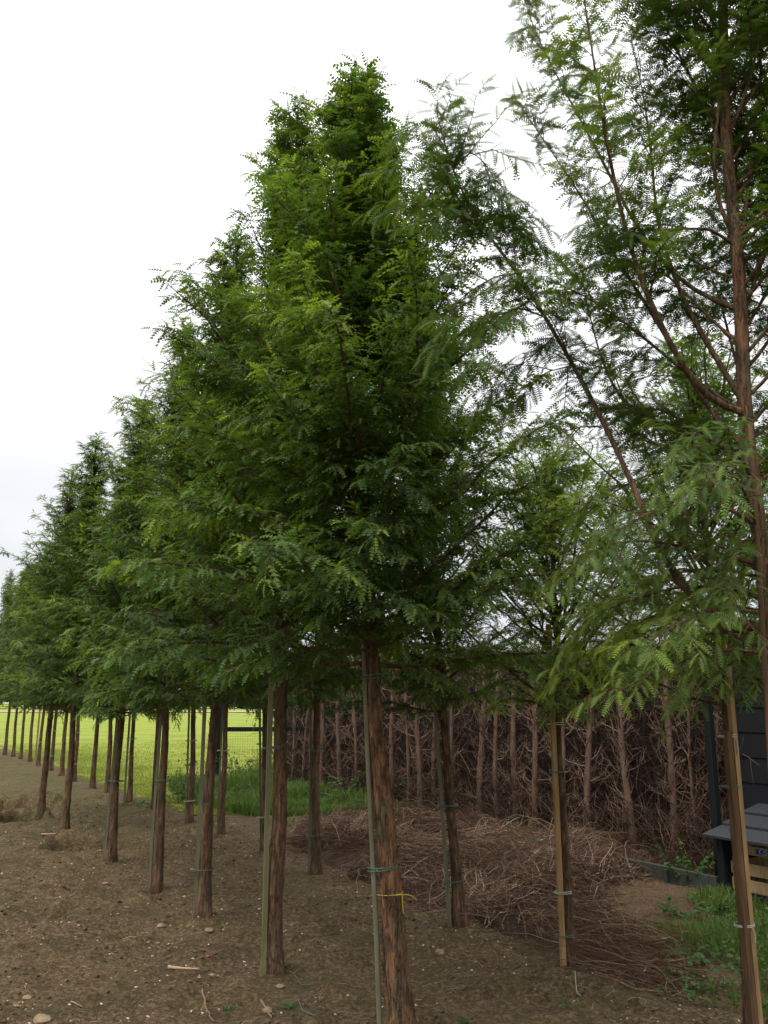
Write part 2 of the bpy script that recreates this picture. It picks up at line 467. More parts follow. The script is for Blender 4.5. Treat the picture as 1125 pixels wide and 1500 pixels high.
def dress(limbs, rng, tpl, shoot_gap=.05, shoot_len=(.12, .34), fgap=.02, flen=(.05, .085), start=.14, tipbright=.35, base_t=.30, thin_r=.0018):
    """limbs: list of (P(K,3), length, vigour). Returns soups for twigs and leaves"""
    tw = Soup(); lf = Soup()
    SP = []; SL = []; SS = []; CB = []
    for P, L, vig in limbs:
        n = max(4, int(L * (1 - start) / shoot_gap))
        s = start + (1 - start) * (np.arange(n) + rng.random(n)) / n
        s[-3:] = (.97, .985, .995)
        o, t = interp_poly(P, s)
        side = np.where(np.arange(n) % 2 == 0, 1., -1.)
        h = norm(np.cross(t, np.array([0, 0, 1.])) + 1e-4)
        up = np.cross(h, t)
        d = t * (.55 + .5 * s[:, None]) + h * (side * (.75 - .35 * s) + rng.normal(0, .25, n))[:, None] + up * rng.normal(.24, .38, n)[:, None]
        d = norm(d)
        ln = (shoot_len[0] + (shoot_len[1] - shoot_len[0]) * rng.random(n)) * (1.05 - .55 * s) * vig
        cb = np.full(n, rng.normal(0, .15))
        SP.append(o); SL.append(d * ln[:, None]); SS.append(s); CB.append(cb)
    O = np.concatenate(SP); D = np.concatenate(SL); S = np.concatenate(SS); CB = np.concatenate(CB)
    N = len(O); K = 5
    t = np.linspace(0, 1, K)[None, :, None]
    L = np.linalg.norm(D, axis=1)
    droop = (.10 + .28 * rng.random(N)) * L + .35 * L * L
    C = O[:, None] + D[:, None] * t + np.array([0, 0, -1.]) * (droop[:, None, None] * t ** 2)
    C[:, 1:] += rng.normal(0, .006, (N, K - 1, 3))
    R = np.linspace(1, .35, K)[None] * (thin_r * (.7 + L / .3))[:, None]
    v, p = tubes(C, R, 3); tw.add(v, p, .5)
    cnt = np.maximum(3, (L / fgap).astype(int))
    idx = np.repeat(np.arange(N), cnt)
    pos = np.concatenate([(np.arange(c) + .6) / c for c in cnt])
    sidef = np.concatenate([np.where(np.arange(c) % 2 == 0, 1., -1.) for c in cnt])
    tt = np.clip(pos, 0, .999) * (K - 1); ii = tt.astype(int); ff = (tt - ii)[:, None]
    o = C[idx, ii] * (1 - ff) + C[idx, ii + 1] * ff
    tg = norm(C[idx, ii + 1] - C[idx, ii])
    m = len(idx)
    h = norm(np.cross(tg, np.array([0, 0, 1.])) + 1e-4)
    last = pos > .93
    w = np.where(last, .15, .85)
    d = tg * (.60 + .4 * pos[:, None]) + h * (sidef * w)[:, None] + np.array([0, 0, -1.]) * (.02 + .42 * rng.random(m))[:, None] + rng.normal(0, .22, (m, 3))
    nrm = norm(np.array([0, 0, 1.]) + rng.normal(0, .32, (m, 3)))
    sz = flen[0] + (flen[1] - flen[0]) * rng.random(m)
    sz *= .72 + .5 * np.sin(np.pi * np.clip(pos, .1, .9))
    v, f = stamp(tpl, o, d, nrm, sz, .6 + 1.3 * rng.random(m))
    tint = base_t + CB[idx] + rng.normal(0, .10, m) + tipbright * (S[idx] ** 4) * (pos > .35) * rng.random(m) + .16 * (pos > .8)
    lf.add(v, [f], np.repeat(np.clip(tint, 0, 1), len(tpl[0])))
    return tw, lf, m

def trunk_mesh(name, H, r0, mat, rng, offs=None, sides=16, flare=.42, ridg=.06, zmin=-.12, rings=90):
    zz = np.concatenate([np.linspace(zmin, 2.2, rings), np.linspace(2.26, H, 40)])
    if offs is None: offs = [(0, 0, 0), (H, 0, 0)]
    offs = np.array(offs, float)
    ox = np.interp(zz, offs[:, 0], offs[:, 1]); oy = np.interp(zz, offs[:, 0], offs[:, 2])
    k = np.ones(9) / 9
    if len(offs) > 2:
        ox = np.convolve(np.pad(ox, 4, 'edge'), k, 'valid'); oy = np.convolve(np.pad(oy, 4, 'edge'), k, 'valid')
    ph = rng.random(4) * 6
    wob = .010 * np.sin(zz * 2.1 + ph[0]) + .006 * np.sin(zz * 5.3 + ph[1]); wob2 = .010 * np.sin(zz * 1.7 + ph[2]) + .005 * np.sin(zz * 4.7 + ph[3])
    amp = np.clip(zz / .8, 0, 1)
    ox = ox + wob * amp; oy = oy + wob2 * amp
    r = r0 * (1 - .80 * np.clip(zz, 0, H) / H) * (1 - .12 * np.clip(zz / 1.2, 0, 1)) + r0 * flare * np.exp(-np.clip(zz, 0, 9) / .13)
    r = np.maximum(r, .004)
    th = np.arange(sides) * 2 * np.pi / sides
    T, Zg = np.meshgrid(th, zz)
    s1 = rng.random() * 50
    cyc = vnoise(np.cos(T) * 3.2 + s1 + Zg * .55, np.sin(T) * 3.2 + 20 + Zg * 1.1) - .5
    cyc2 = vnoise(np.cos(T) * 7 + s1 + Zg * 1.3, np.sin(T) * 7 + 60 + Zg * 2.7) - .5
    knot = 0
    for q in range(10):
        kz = rng.uniform(.2, 2.6); ka = rng.random() * 6.28
        da = np.angle(np.exp(1j * (T - ka)))
        knot = knot + .12 * np.exp(-((Zg - kz) / .022) ** 2 - (da / .3) ** 2)
    R = r[:, None] * (1 + ridg * 2.6 * cyc + ridg * 2.0 * cyc2 + knot + (.16 * np.cos(3 * T + ph[0]) * np.exp(-np.clip(Zg, 0, 9) / .12)))
    Vv = np.stack([ox[:, None] + R * np.cos(T), oy[:, None] + R * np.sin(T), Zg], -1).reshape(-1, 3)
    n = len(zz); Ix = np.arange(n * sides).reshape(n, sides)
    q = np.stack([Ix[:-1], np.roll(Ix[:-1], -1, 1), np.roll(Ix[1:], -1, 1), Ix[1:]], -1).reshape(-1, 4)
    me = make_mesh(name, Vv, [q, Ix[-1:]], mat, smooth=True)
    axis = lambda z: (float(np.interp(z, zz, ox)), float(np.interp(z, zz, oy)), float(np.interp(z, zz, r)))
    return me, axis

def bark_flakes(axis, rng, n, zmax, amp=1.0):
    s = Soup()
    for k in range(n):
        z = rng.uniform(.03, zmax); a = rng.random() * 6.283; L = rng.uniform(.02, .09); w = rng.uniform(.003, .010)
        lift = rng.uniform(.002, .014) * amp; V = []
        for j, t in enumerate((-.5, -.1, .3, .5)):
            zz = z + t * L; x, y, r = axis(zz)
            rr = r * 1.06 + .002 + lift * max(0, t + .2) ** 2 * 2.2
            for sgn in (-1, 1):
                aa = a + sgn * w / r * .5 * (1 - .5 * abs(t))
                V.append((x + rr * math.cos(aa), y + rr * math.sin(aa), zz))
        V = np.array(V); s.add(V, [np.array([(0, 1, 3, 2), (2, 3, 5, 4), (4, 5, 7, 6)])], .5)
    return s

def make_limbs(rng, H, z0, Rm, n, axis, lowdroop=True, power=.62):
    limbs = []
    for i in range(n):
        u = (i + rng.random() * .7) / n
        z = z0 + (H - z0 - .08) * u ** 1.12
        t = (z - z0) / (H - z0)
        az = i * 2.399963 + rng.normal(0, .55)
        prof = (1 - t ** 1.9) ** power * (.82 + .18 * min(1, t / .12)) * (.58 + .72 * rng.random()) + .05
        L = Rm * prof * 1.12
        el = math.radians(12 + 52 * min(t * 1.5, 1) ** .8 - 6 * t + rng.normal(0, 10))
        x0, y0, r = axis(z)
        K = 9; s = np.linspace(0, 1, K)
        ang = el + (np.radians(22) * np.sin(s * 2.2) - np.radians(50 * (1 - .7 * t)) * s ** 2 + 0)
        seg = L / (K - 1)
        ca = np.cumsum(np.cos(ang[:-1])) * seg; sa_ = np.cumsum(np.sin(ang[:-1])) * seg
        rr = np.concatenate([[0], ca]); hh = np.concatenate([[0], sa_])
        azs = az + rng.normal(0, .18) * s
        P = np.stack([x0 + np.cos(azs) * rr, y0 + np.sin(azs) * rr, z + hh], 1)
        P[1:] += rng.normal(0, .008, (K - 1, 3))
        limbs.append((P, L, .8 + .35 * rng.random()))
    # leader shoot
    x0, y0, r = axis(H)
    x1, y1, _ = axis(H - .5)
    limbs.append((np.stack([np.linspace(x1, x0, 9), np.linspace(y1, y0, 9), np.linspace(H - .5, H + .12, 9)], 1), .6, .55))
    return limbs

def limb_tubes(limbs, r0=.0095, sides=5):
    s = Soup()
    for P, L, vig in limbs:
        K = len(P)
        R = np.linspace(1, .22, K) * (r0 * min(1.3, .35 + L / 1.0))
        v, p = tubes(P[None], R[None], sides); s.add(v, p, .5)
    return s

def build_tree_parts(seed, H, z0, Rm, n, r0, tpl, trunkmat, leafmat=LEAF, offs=None, sides=12, power=.95, **kw):
    rng = np.random.default_rng(seed)
    tr, axis = trunk_mesh('trunk', H, r0, trunkmat, rng, offs, sides)
    limbs = make_limbs(rng, H, z0, Rm, n, axis, power=power)
    tw, lf, m = dress(limbs, rng, tpl, **kw)
    lt = limb_tubes(limbs)
    lt.add(np.concatenate(tw.V), [np.concatenate(a) for a in tw.P.values()], .5)
    fk = bark_flakes(axis, rng, 420 if sides >= 40 else 130, 2.6).mesh('bark_flakes', trunkmat)
    return tr, lt.mesh('branches', LIMB, True), lf.mesh('foliage', leafmat), m, fk

def tree_from(parts, label, x, y, rot=(0, 0, 0), scale=(1, 1, 1), group=None):
    tr, br, fo = parts[:3]
    o = empty('conifer_tree', label, 'tree', (x, y, gz(x, y)), rot, group)
    o.scale = scale
    link('trunk', tr, o); link('branches', br, o); f = link('foliage', fo, o); f['kind'] = 'stuff'
    link('bark_flakes', parts[4], o, kind='stuff')
    return o

G1 = 'young conifers in the left row of the nursery'
G2 = 'young conifers in the right row of the nursery'
V_T1 = build_tree_parts(11, 5.0, 1.72, 1.12, 138, .062, F_MID, BARKR, offs=[(0, 0, 0), (.9, -.085, 0), (1.8, -.150, 0), (2.8, -.215, 0), (5.0, -.25, 0)], sides=40, power=1.35, shoot_gap=.028, fgap=.0145, shoot_len=(.14,.40), flen=(.050,.100), tipbright=.55)
VA = build_tree_parts(21, 5.6, 1.60, .93, 124, .050, F_FAR, BARK, sides=20, shoot_gap=.031, fgap=.0165, shoot_len=(.14,.36), flen=(.05,.092), tipbright=.45)
VB = build_tree_parts(22, 5.6, 1.56, .93, 116, .050, F_FAR, BARK, sides=14, shoot_gap=.037, fgap=.019, shoot_len=(.15,.36), flen=(.06, .105), tipbright=.45)
VC = build_tree_parts(23, 5.6, 1.60, .93, 116, .050, F_FAR, BARK, sides=14, shoot_gap=.037, fgap=.019, shoot_len=(.15,.36), flen=(.06, .105), tipbright=.45)
VS = build_tree_parts(31, 3.45, 1.55, 1.1, 84, .036, F_MID, BARK, LEAFP, sides=16, shoot_gap=.045, fgap=.018, shoot_len=(.12, .32), flen=(.05,.088), base_t=.55)

def unrot(lx, ly, a):                         # lean given in the world's x, y -> (y, x) in the tree's own turned frame
    c, s_ = math.cos(-a), math.sin(-a)
    return (s_ * lx + c * ly, c * lx - s_ * ly)
D2 = math.radians
row1 = [
 (V_T1, 1.0, 5.22, 0, (0, 0), 'red-barked conifer in the foreground, its trunk running out of the bottom edge'),
 (VA, 1.22, 6.05, 40, (.006, 0), 'conifer with the tall mossy green stake on the front of its trunk'),
 (VB, 1.10, 5.6, 130, (.010, 0), 'dark-trunked conifer with flat grey stake on its left edge, third in the left row'),
 (VC, 1.0, 5.35, 200, (.012, 0), 'conifer with thick mossy olive trunk, fourth of the left row'),
 (VA, 1.0, 5.0, 255, (.012, 0), 'conifer with slim grey stake on its left side, fifth of the left row'),
 (VB, 1.15, 5.2, 310, (.012, 0), 'conifer with bare unstaked brown trunk just behind the dug hole in the soil'),
 (VC, 1.1, 5.1, 15, (.012, 0), 'last conifer of the left row, slim straight trunk right of the two far holes'),
]
for (parts, rs, h, rz, (lx, ly), lab), (x, y) in zip(row1, ROW1W):
    h0 = 5.0 if parts is V_T1 else 5.6
    ws = .92 if parts is V_T1 else .92
    ly, lx = unrot(lx, ly, D2(rz)); tree_from(parts, lab, x, y, (-ly, lx, D2(rz)), (ws * rs if parts is not V_T1 else 1, ws * rs if parts is not V_T1 else 1, h / h0), G1)
row2 = [
 (VS, .9, 3.5, 10, (-.01, 0), 'thin young tree behind the pair of sawn stakes at the lower right corner'),
 (VS, 1.05, 3.25, 150, (.0, 0), 'thin young tree with pale sparse crown and tan square stake on its left'),
 (VA, .92, 5.35, 170, (-.060, 0), 'conifer leaning left with grey stake, in front of the brown brushwood pile'),
 (VB, 1.1, 5.7, 80, (-.01, 0), 'conifer with reddish trunk standing at the left end of the brushwood pile'),
 (VC, 1.0, 5.7, 290, (-.03, 0), 'conifer with narrow leaning trunk between brushwood pile and green verge'),
 (VA, 1.0, 5.6, 30, (0, 0), 'conifer with straight reddish trunk in front of the metal gate rail'),
 (VB, 1.0, 5.6, 230, (-.015, 0), 'conifer with two pale ties on its trunk beside the lush green verge'),
 (VC, 1.0, 5.6, 120, (0, 0), 'conifer whose trunk hides half behind the thick mossy fourth trunk'),
 (VA, 1.05, 5.5, 200, (0, 0), 'conifer with slim stake on its left at the meadow edge, ninth of the right row'),
 (VB, 1.05, 5.7, 300, (-.02, 0), 'conifer with rough narrow trunk partly behind the fifth trunk of the left row'),
 (VC, 1.05, 5.4, 340, (.015, 0), 'conifer with orange-brown trunk alone against the meadow, eleventh of the right row'),
 (VA, 1.1, 5.8, 75, (0, 0), 'conifer with whitish stake just right of the unstaked sixth trunk'),
 (VB, 1.1, 5.7, 140, (.01, 0), 'conifer with dark trunk just left of the unstaked sixth trunk'),
 (VC, 1.1, 5.6, 260, (.02, 0), 'far conifer with slim trunk tied with white, fourteenth of the right row'),
 (VA, 1.1, 5.7, 320, (.02, 0), 'far conifer with orange stake left of the last left-row trunk'),
 (VB, 1.1, 6.0, 60, (0, 0), 'far conifer with the widest trunk of the last five in the right row'),
 (VC, 1.1, 5.8, 180, (0, 0), 'far conifer, fourth from the far end of the right row'),
 (VA, 1.1, 6.0, 220, (0, 0), 'far conifer, third from the far end of the right row'),
 (VB, 1.1, 5.9, 20, (.02, 0), 'far conifer next to last in the right row, near the left picture edge'),
]
for (parts, rs, h, rz, (lx, ly), lab), (x, y) in zip(row2, ROW2W):
    h0 = 3.45 if parts is VS else 5.6
    s = rs * (1 if parts is VS else .92); ly, lx = unrot(lx, ly, D2(rz))
    tree_from(parts, lab, x, y, (-ly, lx, D2(rz)), (s * (1 + .10 * math.sin(rz)), s * (1 + .10 * math.cos(rz * 1.7)), h / h0), G2)
# one more at the left margin
x, y = GP(-8, 1103)
tree_from(VC, 'farthest conifer of the right row, cut by the left picture edge', x, y, (0, 0, 1.0), (1, 1, 1.08), G2)

# ------------------------------------------------------------------ big tree at the right, close to the viewer
def big_tree():
    rng = np.random.default_rng(77)
    bx, by = 1.30, 3.02
    root = empty('conifer_tree', 'tall conifer close by at the right edge with long arching limbs reaching over the others', 'tree', (bx, by, gz(bx, by)), group=G1)
    oz = root.location.z
    tr, axis = trunk_mesh('trunk', 5.9, .045, BARKR, rng, [(0, -.02, 0), (2.0, -.01, 0), (3.0, .015, 0), (5.9, .05, 0)], 32, rings=70)
    link('trunk', tr, root)
    B = np.array([bx, by, oz])
    spec = [  # traced course of each main limb (photo px) and its distance
     ([(1118, 925), (1085, 915), (1040, 912), (1000, 880), (965, 800), (905, 660), (870, 590), (820, 500), (760, 400), (690, 315), (655, 230), (640, 165)], 3.02, 3.35, .0150, .40),
     ([(1100, 605), (1060, 600), (1030, 582), (1000, 540), (975, 490), (950, 440), (925, 370), (905, 290), (885, 190), (865, 60), (850, -40)], 3.02, 2.75, .0130, .30),
     ([(1104, 660), (1060, 632), (1020, 570), (985, 510), (950, 450), (905, 385), (860, 300), (800, 210), (765, 160)], 3.04, 3.45, .0100, .35),
     ([(1098, 590), (1040, 510), (1010, 460), (985, 400), (962, 320), (955, 240), (945, 150), (925, 60)], 3.0, 3.2, .0110, .35),
     ([(1085, 455), (1020, 432), (980, 398), (930, 330), (880, 230), (820, 120), (780, 40), (760, -30)], 3.02, 3.6, .0090, .40),
     ([(1078, 360), (1040, 335), (1000, 335), (950, 338), (900, 330)], 3.02, 2.85, .0065, .35),
     ([(1080, 350), (1050, 300), (1045, 230), (1055, 130), (1062, 20), (1050, -120)], 3.02, 2.95, .0090, .35),
     ([(1083, 400), (1098, 250), (1112, 140), (1118, 20), (1120, -120)], 3.02, 3.2, .0075, .3),
     ([(1085, 470), (1110, 400), (1140, 330), (1170, 250)], 3.02, 3.1, .0075, .3),
     ([(1110, 680), (1060, 655), (1020, 640), (960, 618), (910, 590), (882, 530), (868, 480), (850, 400)], 3.05, 3.75, .0100, .25),
     ([(1068, 250), (1040, 170), (1000, 90), (960, 10), (930, -80)], 3.02, 3.3, .0080, .3),
     ([(1062, 120), (1020, 40), (970, -60), (930, -150)], 3.02, 2.8, .0070, .2),
     ([(1115, 770), (1070, 745), (1000, 735), (930, 760), (880, 810)], 3.0, 2.65, .0080, .2),
     ([(1118, 830), (1060, 812), (1000, 800), (940, 790), (880, 800), (820, 840)], 3.02, 3.1, .0080, .2),
     ([(1125, 960), (1080, 950), (1020, 960), (960, 985), (910, 1010)], 3.02, 2.85, .0080, .15),
     ([(1122, 880), (1060, 860), (990, 860), (920, 880), (860, 905)], 3.05, 3.4, .0085, .15),
     ([(1112, 700), (1085, 670), (1050, 650), (1010, 655), (980, 680)], 3.0, 2.5, .0070, .15),
     ([(1116, 800), (1100, 740), (1080, 700), (1050, 680), (1035, 700)], 3.0, 2.3, .0060, .3),
     ([(1122, 900), (1060, 890), (1000, 910), (950, 940)], 3.02, 2.55, .0075, .15),
     ([(1124, 930), (1070, 925), (1030, 930), (985, 965)], 3.02, 3.6, .0075, .1),
     ([(1120, 850), (1060, 830), (980, 840), (900, 880), (850, 940)], 3.02, 3.7, .0070, .15),
     ([(1122, 900), (1050, 880), (960, 900), (880, 940), (830, 980)], 3.02, 3.9, .0070, .15),
     ([(1112, 730), (1040, 700), (960, 690), (900, 720), (850, 760)], 3.02, 3.6, .0070, .15),
     ([(1112, 740), (1060, 720), (1020, 730), (980, 790)], 3.02, 3.0, .0060, .15),
     ([(1124, 950), (1090, 960), (1050, 985), (1015, 1015)], 3.02, 3.3, .0060, .15),
     ([(720, 352), (670, 305), (640, 290), (612, 300)], 3.33, 3.25, .0045, .0),
     ([(690, 318), (652, 262), (625, 235), (605, 250)], 3.34, 3.4, .0045, .0),
     ([(664, 245), (690, 222), (712, 240), (722, 275)], 3.35, 3.3, .0040, .0),
     ([(700, 330), (735, 310), (758, 335)], 3.33, 3.4, .0035, .0),
     ([(650, 215), (630, 180), (612, 180)], 3.35, 3.3, .0030, .0),
     ([(672, 280), (640, 250), (615, 270)], 3.35, 3.45, .0030, .0),
     ([(800, 465), (760, 450), (720, 470), (700, 500)], 3.27, 3.1, .0040, .1),
     ([(840, 535), (800, 545), (770, 575)], 3.2, 3.35, .0035, .1),
     ([(880, 625), (850, 625), (820, 634), (790, 648)], 3.2, 3.2, .0035, .2),
     ([(690, 315), (720, 330), (745, 330)], 3.33, 3.3, .0030, .2),
     ([(760, 400), (725, 405), (690, 425), (668, 450)], 3.3, 3.3, .0035, .1),
     ([(815, 490), (770, 530), (735, 560)], 3.25, 3.3, .0035, .1),
     ([(1115, 790), (1090, 790), (1060, 830), (1040, 900)], 3.0, 2.75, .0070, .1),
    ]
    limbs = []
    for pts, Y0, Y1, r, st in spec:
        n = len(pts)
        P = np.array([at(px, py, Y0 + (Y1 - Y0) * (i / (n - 1))) for i, (px, py) in enumerate(pts)])
        if abs(Y0 - 3.02) < .06:
            x0, y0, _ = axis(P[0][2] - oz); P[0] = (bx + x0, by + y0, P[0][2])
        P = smooth_poly(P, 22) - B
        L = float(np.linalg.norm(np.diff(P, axis=0), axis=1).sum())
        R = np.linspace(1, .16, len(P)) * r
        R[0] *= 1.35; R[1] *= 1.1
        R = R * (1 + .05 * rng.normal(0, 1, len(P)))
        v, p = tubes(P[None], R[None], 8)
        link('limb', make_mesh('limb', v, p, LIMB, {'tint': np.full(len(v), .5)}, True), root)
        limbs.append((P, L, 1.0, st))
    # other limbs round the trunk
    for i in range(76):
        z = 1.80 + 4.0 * (i / 76) ** 1.0
        az = i * 2.4 + rng.normal(0, .3)
        if -2.9 < math.atan2(math.sin(az), math.cos(az)) < -1.2 and z < 4.2: az += 2.2      # keep the view of the trunk open
        L = (.80 if z < 3 else 1.05) * (1.15 - .16 * (z - 2.0)) * (.7 + .5 * rng.random())
        if z > 2.9 and math.cos(az) < -.2: L *= .7
        if z > 4.2 and i % 2: continue
        el = D2(30 + 10 * (z - 2) + rng.normal(0, 6)); x0, y0, _ = axis(z)
        s = np.linspace(0, 1, 10)
        ang = el + D2(18) * np.sin(s * 2.4) - D2(40 if z < 3 else 18) * s ** 2
        rr = np.concatenate([[0], np.cumsum(np.cos(ang[:-1]))]) * L / 9; hh = np.concatenate([[0], np.cumsum(np.sin(ang[:-1]))]) * L / 9
        P = np.stack([x0 + math.cos(az) * rr, y0 + math.sin(az) * rr, z + hh], 1)
        limbs.append((P, L, .9, .2))
        v, p = tubes(P[None], (np.linspace(1, .2, 10) * .0075)[None], 6)
        link('limb', make_mesh('limb', v, p, LIMB, {'tint': np.full(len(v), .5)}, True), root)
    tws = Soup(); lfs = Soup(); tot = 0
    for P, L, vg, st in limbs:
        low = P[-1][2] < 2.7
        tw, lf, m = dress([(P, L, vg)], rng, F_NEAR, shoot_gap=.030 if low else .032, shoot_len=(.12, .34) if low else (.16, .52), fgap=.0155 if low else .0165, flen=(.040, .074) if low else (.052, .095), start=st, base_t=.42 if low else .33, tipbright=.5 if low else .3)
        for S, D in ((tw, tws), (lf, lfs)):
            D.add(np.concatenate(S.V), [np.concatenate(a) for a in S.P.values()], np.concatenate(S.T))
        tot += m
    link('twigs', tws.mesh('twigs', LIMB), root, kind='stuff')
    link('foliage', lfs.mesh('foliage', LEAF), root, kind='stuff')
    print('big tree feathers', tot)
big_tree()

# ------------------------------------------------------------------ stakes and ties
def ring(cx, cy, z, rx, ry, r, mat, rng, tail=0, turns=2):
    n = 26
    V = []; P = []; s = Soup()
    for k in range(turns):
        a = np.linspace(0, 2 * np.pi, n)
        tl = rng.uniform(-.12, .12)
        C = np.stack([cx + rx * np.cos(a), cy + ry * np.sin(a), z + k * .007 * rng.uniform(.3, 1.6) + tl * rx * np.cos(a + k)], 1)
        v, p = tubes(C[None], np.full((1, n), r), 5); s.add(v, p)
    if tail:
        C = np.array([[cx + rx * .1, cy - ry * 1.02, z], [cx + rx * .25, cy - ry * 1.15, z - .012], [cx + rx * .34, cy - ry * 1.18, z - tail * .5], [cx + rx * .30, cy - ry * 1.14, z - tail]])
        v, p = tubes(smooth_poly(C, 8)[None], np.full((1, 8), r * 1.3), 4); s.add(v, p)
    return s.mesh('tie', mat)
rs = np.random.default_rng(9)
def stake(base, top_z, wx, wy, mat, label, tilt=(0, 0), rot=0., ties=(), trunk_off=(.07, .02), rr=.085, round_=False):
    x, y = base
    o = empty('wooden_stake', label, 'stake', (x, y, gz(x, y)), (-tilt[1], tilt[0], rot), 'stakes tied to the young trees')
    z = np.linspace(-.15, top_z, 30)
    if round_:
        C = np.stack([.004 * np.sin(z * 3.1), .004 * np.cos(z * 2.2), z], 1)
        R = wx / 2 * (1 - .14 * (z / top_z)) * (1 + .10 * np.exp(-((z % .32) - .16) ** 2 / .0002))
        v, p = tubes(C[None], R[None], 12, True)
        me = make_mesh('pole', v, p, mat, smooth=True)
    else:
        s = Soup()
        a = np.array([[-1, -1], [1, -1], [1, 1], [-1, 1]]) / 2 * [wx, wy]
        n = len(z)
        jit = rs.normal(0, .0006, (n, 4, 2))
        bow = .006 * np.sin(z * 1.3 + rs.random() * 6)
        Vv = np.concatenate([a[None] + jit + bow[:, None, None], np.broadcast_to(z[:, None, None], (n, 4, 1))], 2)
        Ix = np.arange(n * 4).reshape(n, 4)
        q = np.stack([Ix[:-1], np.roll(Ix[:-1], -1, 1), np.roll(Ix[1:], -1, 1), Ix[1:]], -1).reshape(-1, 4)
        me = make_mesh('pole', Vv.reshape(-1, 3), [q, Ix[-1:]], mat)
    link('pole', me, o)
    for tz, kind, tail in ties:
        m = {'g': TIEG, 'w': TIEW, 'y': TIEY}[kind]
        link('tie', ring(trunk_off[0] * .75, trunk_off[1] * .75, tz, rr, rr * .8, .0026 if kind != 'w' else .0034, m, rs, tail, 2), o)
    return o
def off(i, row, dx, dy): return (row[i][0] + dx, row[i][1] + dy)
stake(off(0, ROW1W, -.105, -.02), 2.35, .026, .026, STAKE_GREY, 'round pale cane tied left of the red-barked foreground trunk', (-.045, .0), 0, [(.83, 'g', .0), (1.75, 'g', 0)], (.07, .02), .078, True)
stake(off(1, ROW1W, -.055, -.055), 3.35, .030, .022, STAKE_GREEN, 'tall mossy green stake in front of the second left-row trunk', (.004, 0), .3, [(1.35, 'g', 0)], (.05, .06), .08)
stake(off(2, ROW1W, -.072, -.01), 2.3, .030, .030, STAKE_GREY, 'grey stake flush against the left of the third left-row trunk', (.010, 0), .2, [(.36, 'g', 0)], (.07, .0), .08)
stake(off(3, ROW1W, -.062, .02), 2.3, .024, .024, STAKE_GREY, 'thin grey stake half hidden behind the thick mossy fourth trunk', (.02, 0), 0, [(.95, 'g', 0)], (.07, 0), .078)
stake(off(4, ROW1W, -.070, -.01), 2.3, .028, .028, STAKE_GREY, 'grey stake on the left of the fifth left-row trunk', (.028, 0), .2, [(.80, 'g', 0)], (.07, 0), .08)
stake(off(0, ROW2W, .012, -.065), 2.0, .030, .024, STAKE_TAN, 'smooth tan stake, the taller of the two at the lower right corner', (-.012, 0), .5, [(.32, 'g', 0)], (.0, .05), .05)
stake(off(0, ROW2W, -.020, -.072), 1.46, .034, .034, STAKE_BROWN, 'rough brown stake, the shorter of the two at the lower right corner', (-.014, 0), .4, [(.52, 'w', .07), (1.18, 'g', 0), (1.43, 'w', .09)], (.03, .03), .052)
stake(off(1, ROW2W, -.050, -.045), 2.1, .030, .026, STAKE_TAN, 'square tan stake tied to the thin tree with the pale sparse crown', (-.003, 0), .25, [(.17, 'g', 0), (.42, 'w', .0), (1.15, 'g', 0), (1.45, 'w', 0)], (.04, .03), .055)
stake(off(2, ROW2W, -.070, -.03), 2.2, .026, .026, STAKE_GREY, 'leaning grey stake with green ties before the brushwood pile', (-.062, 0), .1, [(.31, 'g', 0), (.85, 'g', 0)], (.07, .02), .075)
stake(off(3, ROW2W, -.072, .0), 2.0, .022, .022, STAKE_GREY, 'thin stake tied to the reddish trunk left of the brushwood pile', (-.008, 0), 0, [(.34, 'g', 0), (1.15, 'g', 0)], (.07, 0), .078)
stake(off(4, ROW2W, -.055, .05), 2.0, .022, .022, STAKE_GREY, 'thin stake behind the narrow leaning trunk by the green verge', (-.03, 0), 0, [(.36, 'w', 0), (1.15, 'g', 0)], (.055, -.05), .08)
stake(off(5, ROW2W, -.055, .04), 2.0, .022, .022, STAKE_GREY, 'thin stake behind the straight trunk before the gate rail', (0, 0), 0, [(1.02, 'w', 0)], (.055, -.04), .08)
stake(off(6, ROW2W, -.065, .0), 2.0, .024, .024, STAKE_GREY, 'grey stake on the trunk beside the lush verge, two pale ties', (-.014, 0), 0, [(.30, 'w', 0), (1.10, 'w', 0)], (.065, 0), .08)
stake(off(8, ROW2W, -.075, .0), 1.9, .030, .024, STAKE_GREY, 'grey stake on the ninth right-row trunk at the meadow edge', (0, 0), 0, [(1.05, 'w', 0)], (.07, 0), .085)
stake(off(11, ROW2W, -.10, .0), 1.9, .040, .026, STAKE_GREY, 'whitish stake just right of the unstaked sixth left-row trunk', (0, 0), 0, [(.35, 'w', 0), (1.0, 'w', 0)], (.09, 0), .10)
stake(off(13, ROW2W, -.09, .0), 1.9, .030, .026, STAKE_GREY, 'distant grey stake with white ties by the slim far trunk', (.02, 0), 0, [(.35, 'w', 0), (.95, 'w', 0)], (.08, 0), .10)
stake(off(14, ROW2W, -.10, .0), 1.9, .040, .026, STAKE_TAN, 'distant orange stake left of the last left-row trunk', (.02, 0), 0, [(.62, 'w', .05)], (.09, 0), .11)
# the long cane tied to the big tree
_p1 = at(1091, 520, 2.93); _p2 = at(1125, 1050, 2.88); _k = _p2[2] / (_p1[2] - _p2[2]); _b = _p2 - (_p1 - _p2) * _k
_t = (_p1 - _b) / _p1[2]
stake((_b[0], _b[1]), 2.62, .019, .019, STAKE_BROWN, 'long pale cane beside the big near trunk at the right edge', (math.atan(_t[0]), math.atan(_t[1])), 0, [], (.03, .06), .07, True)
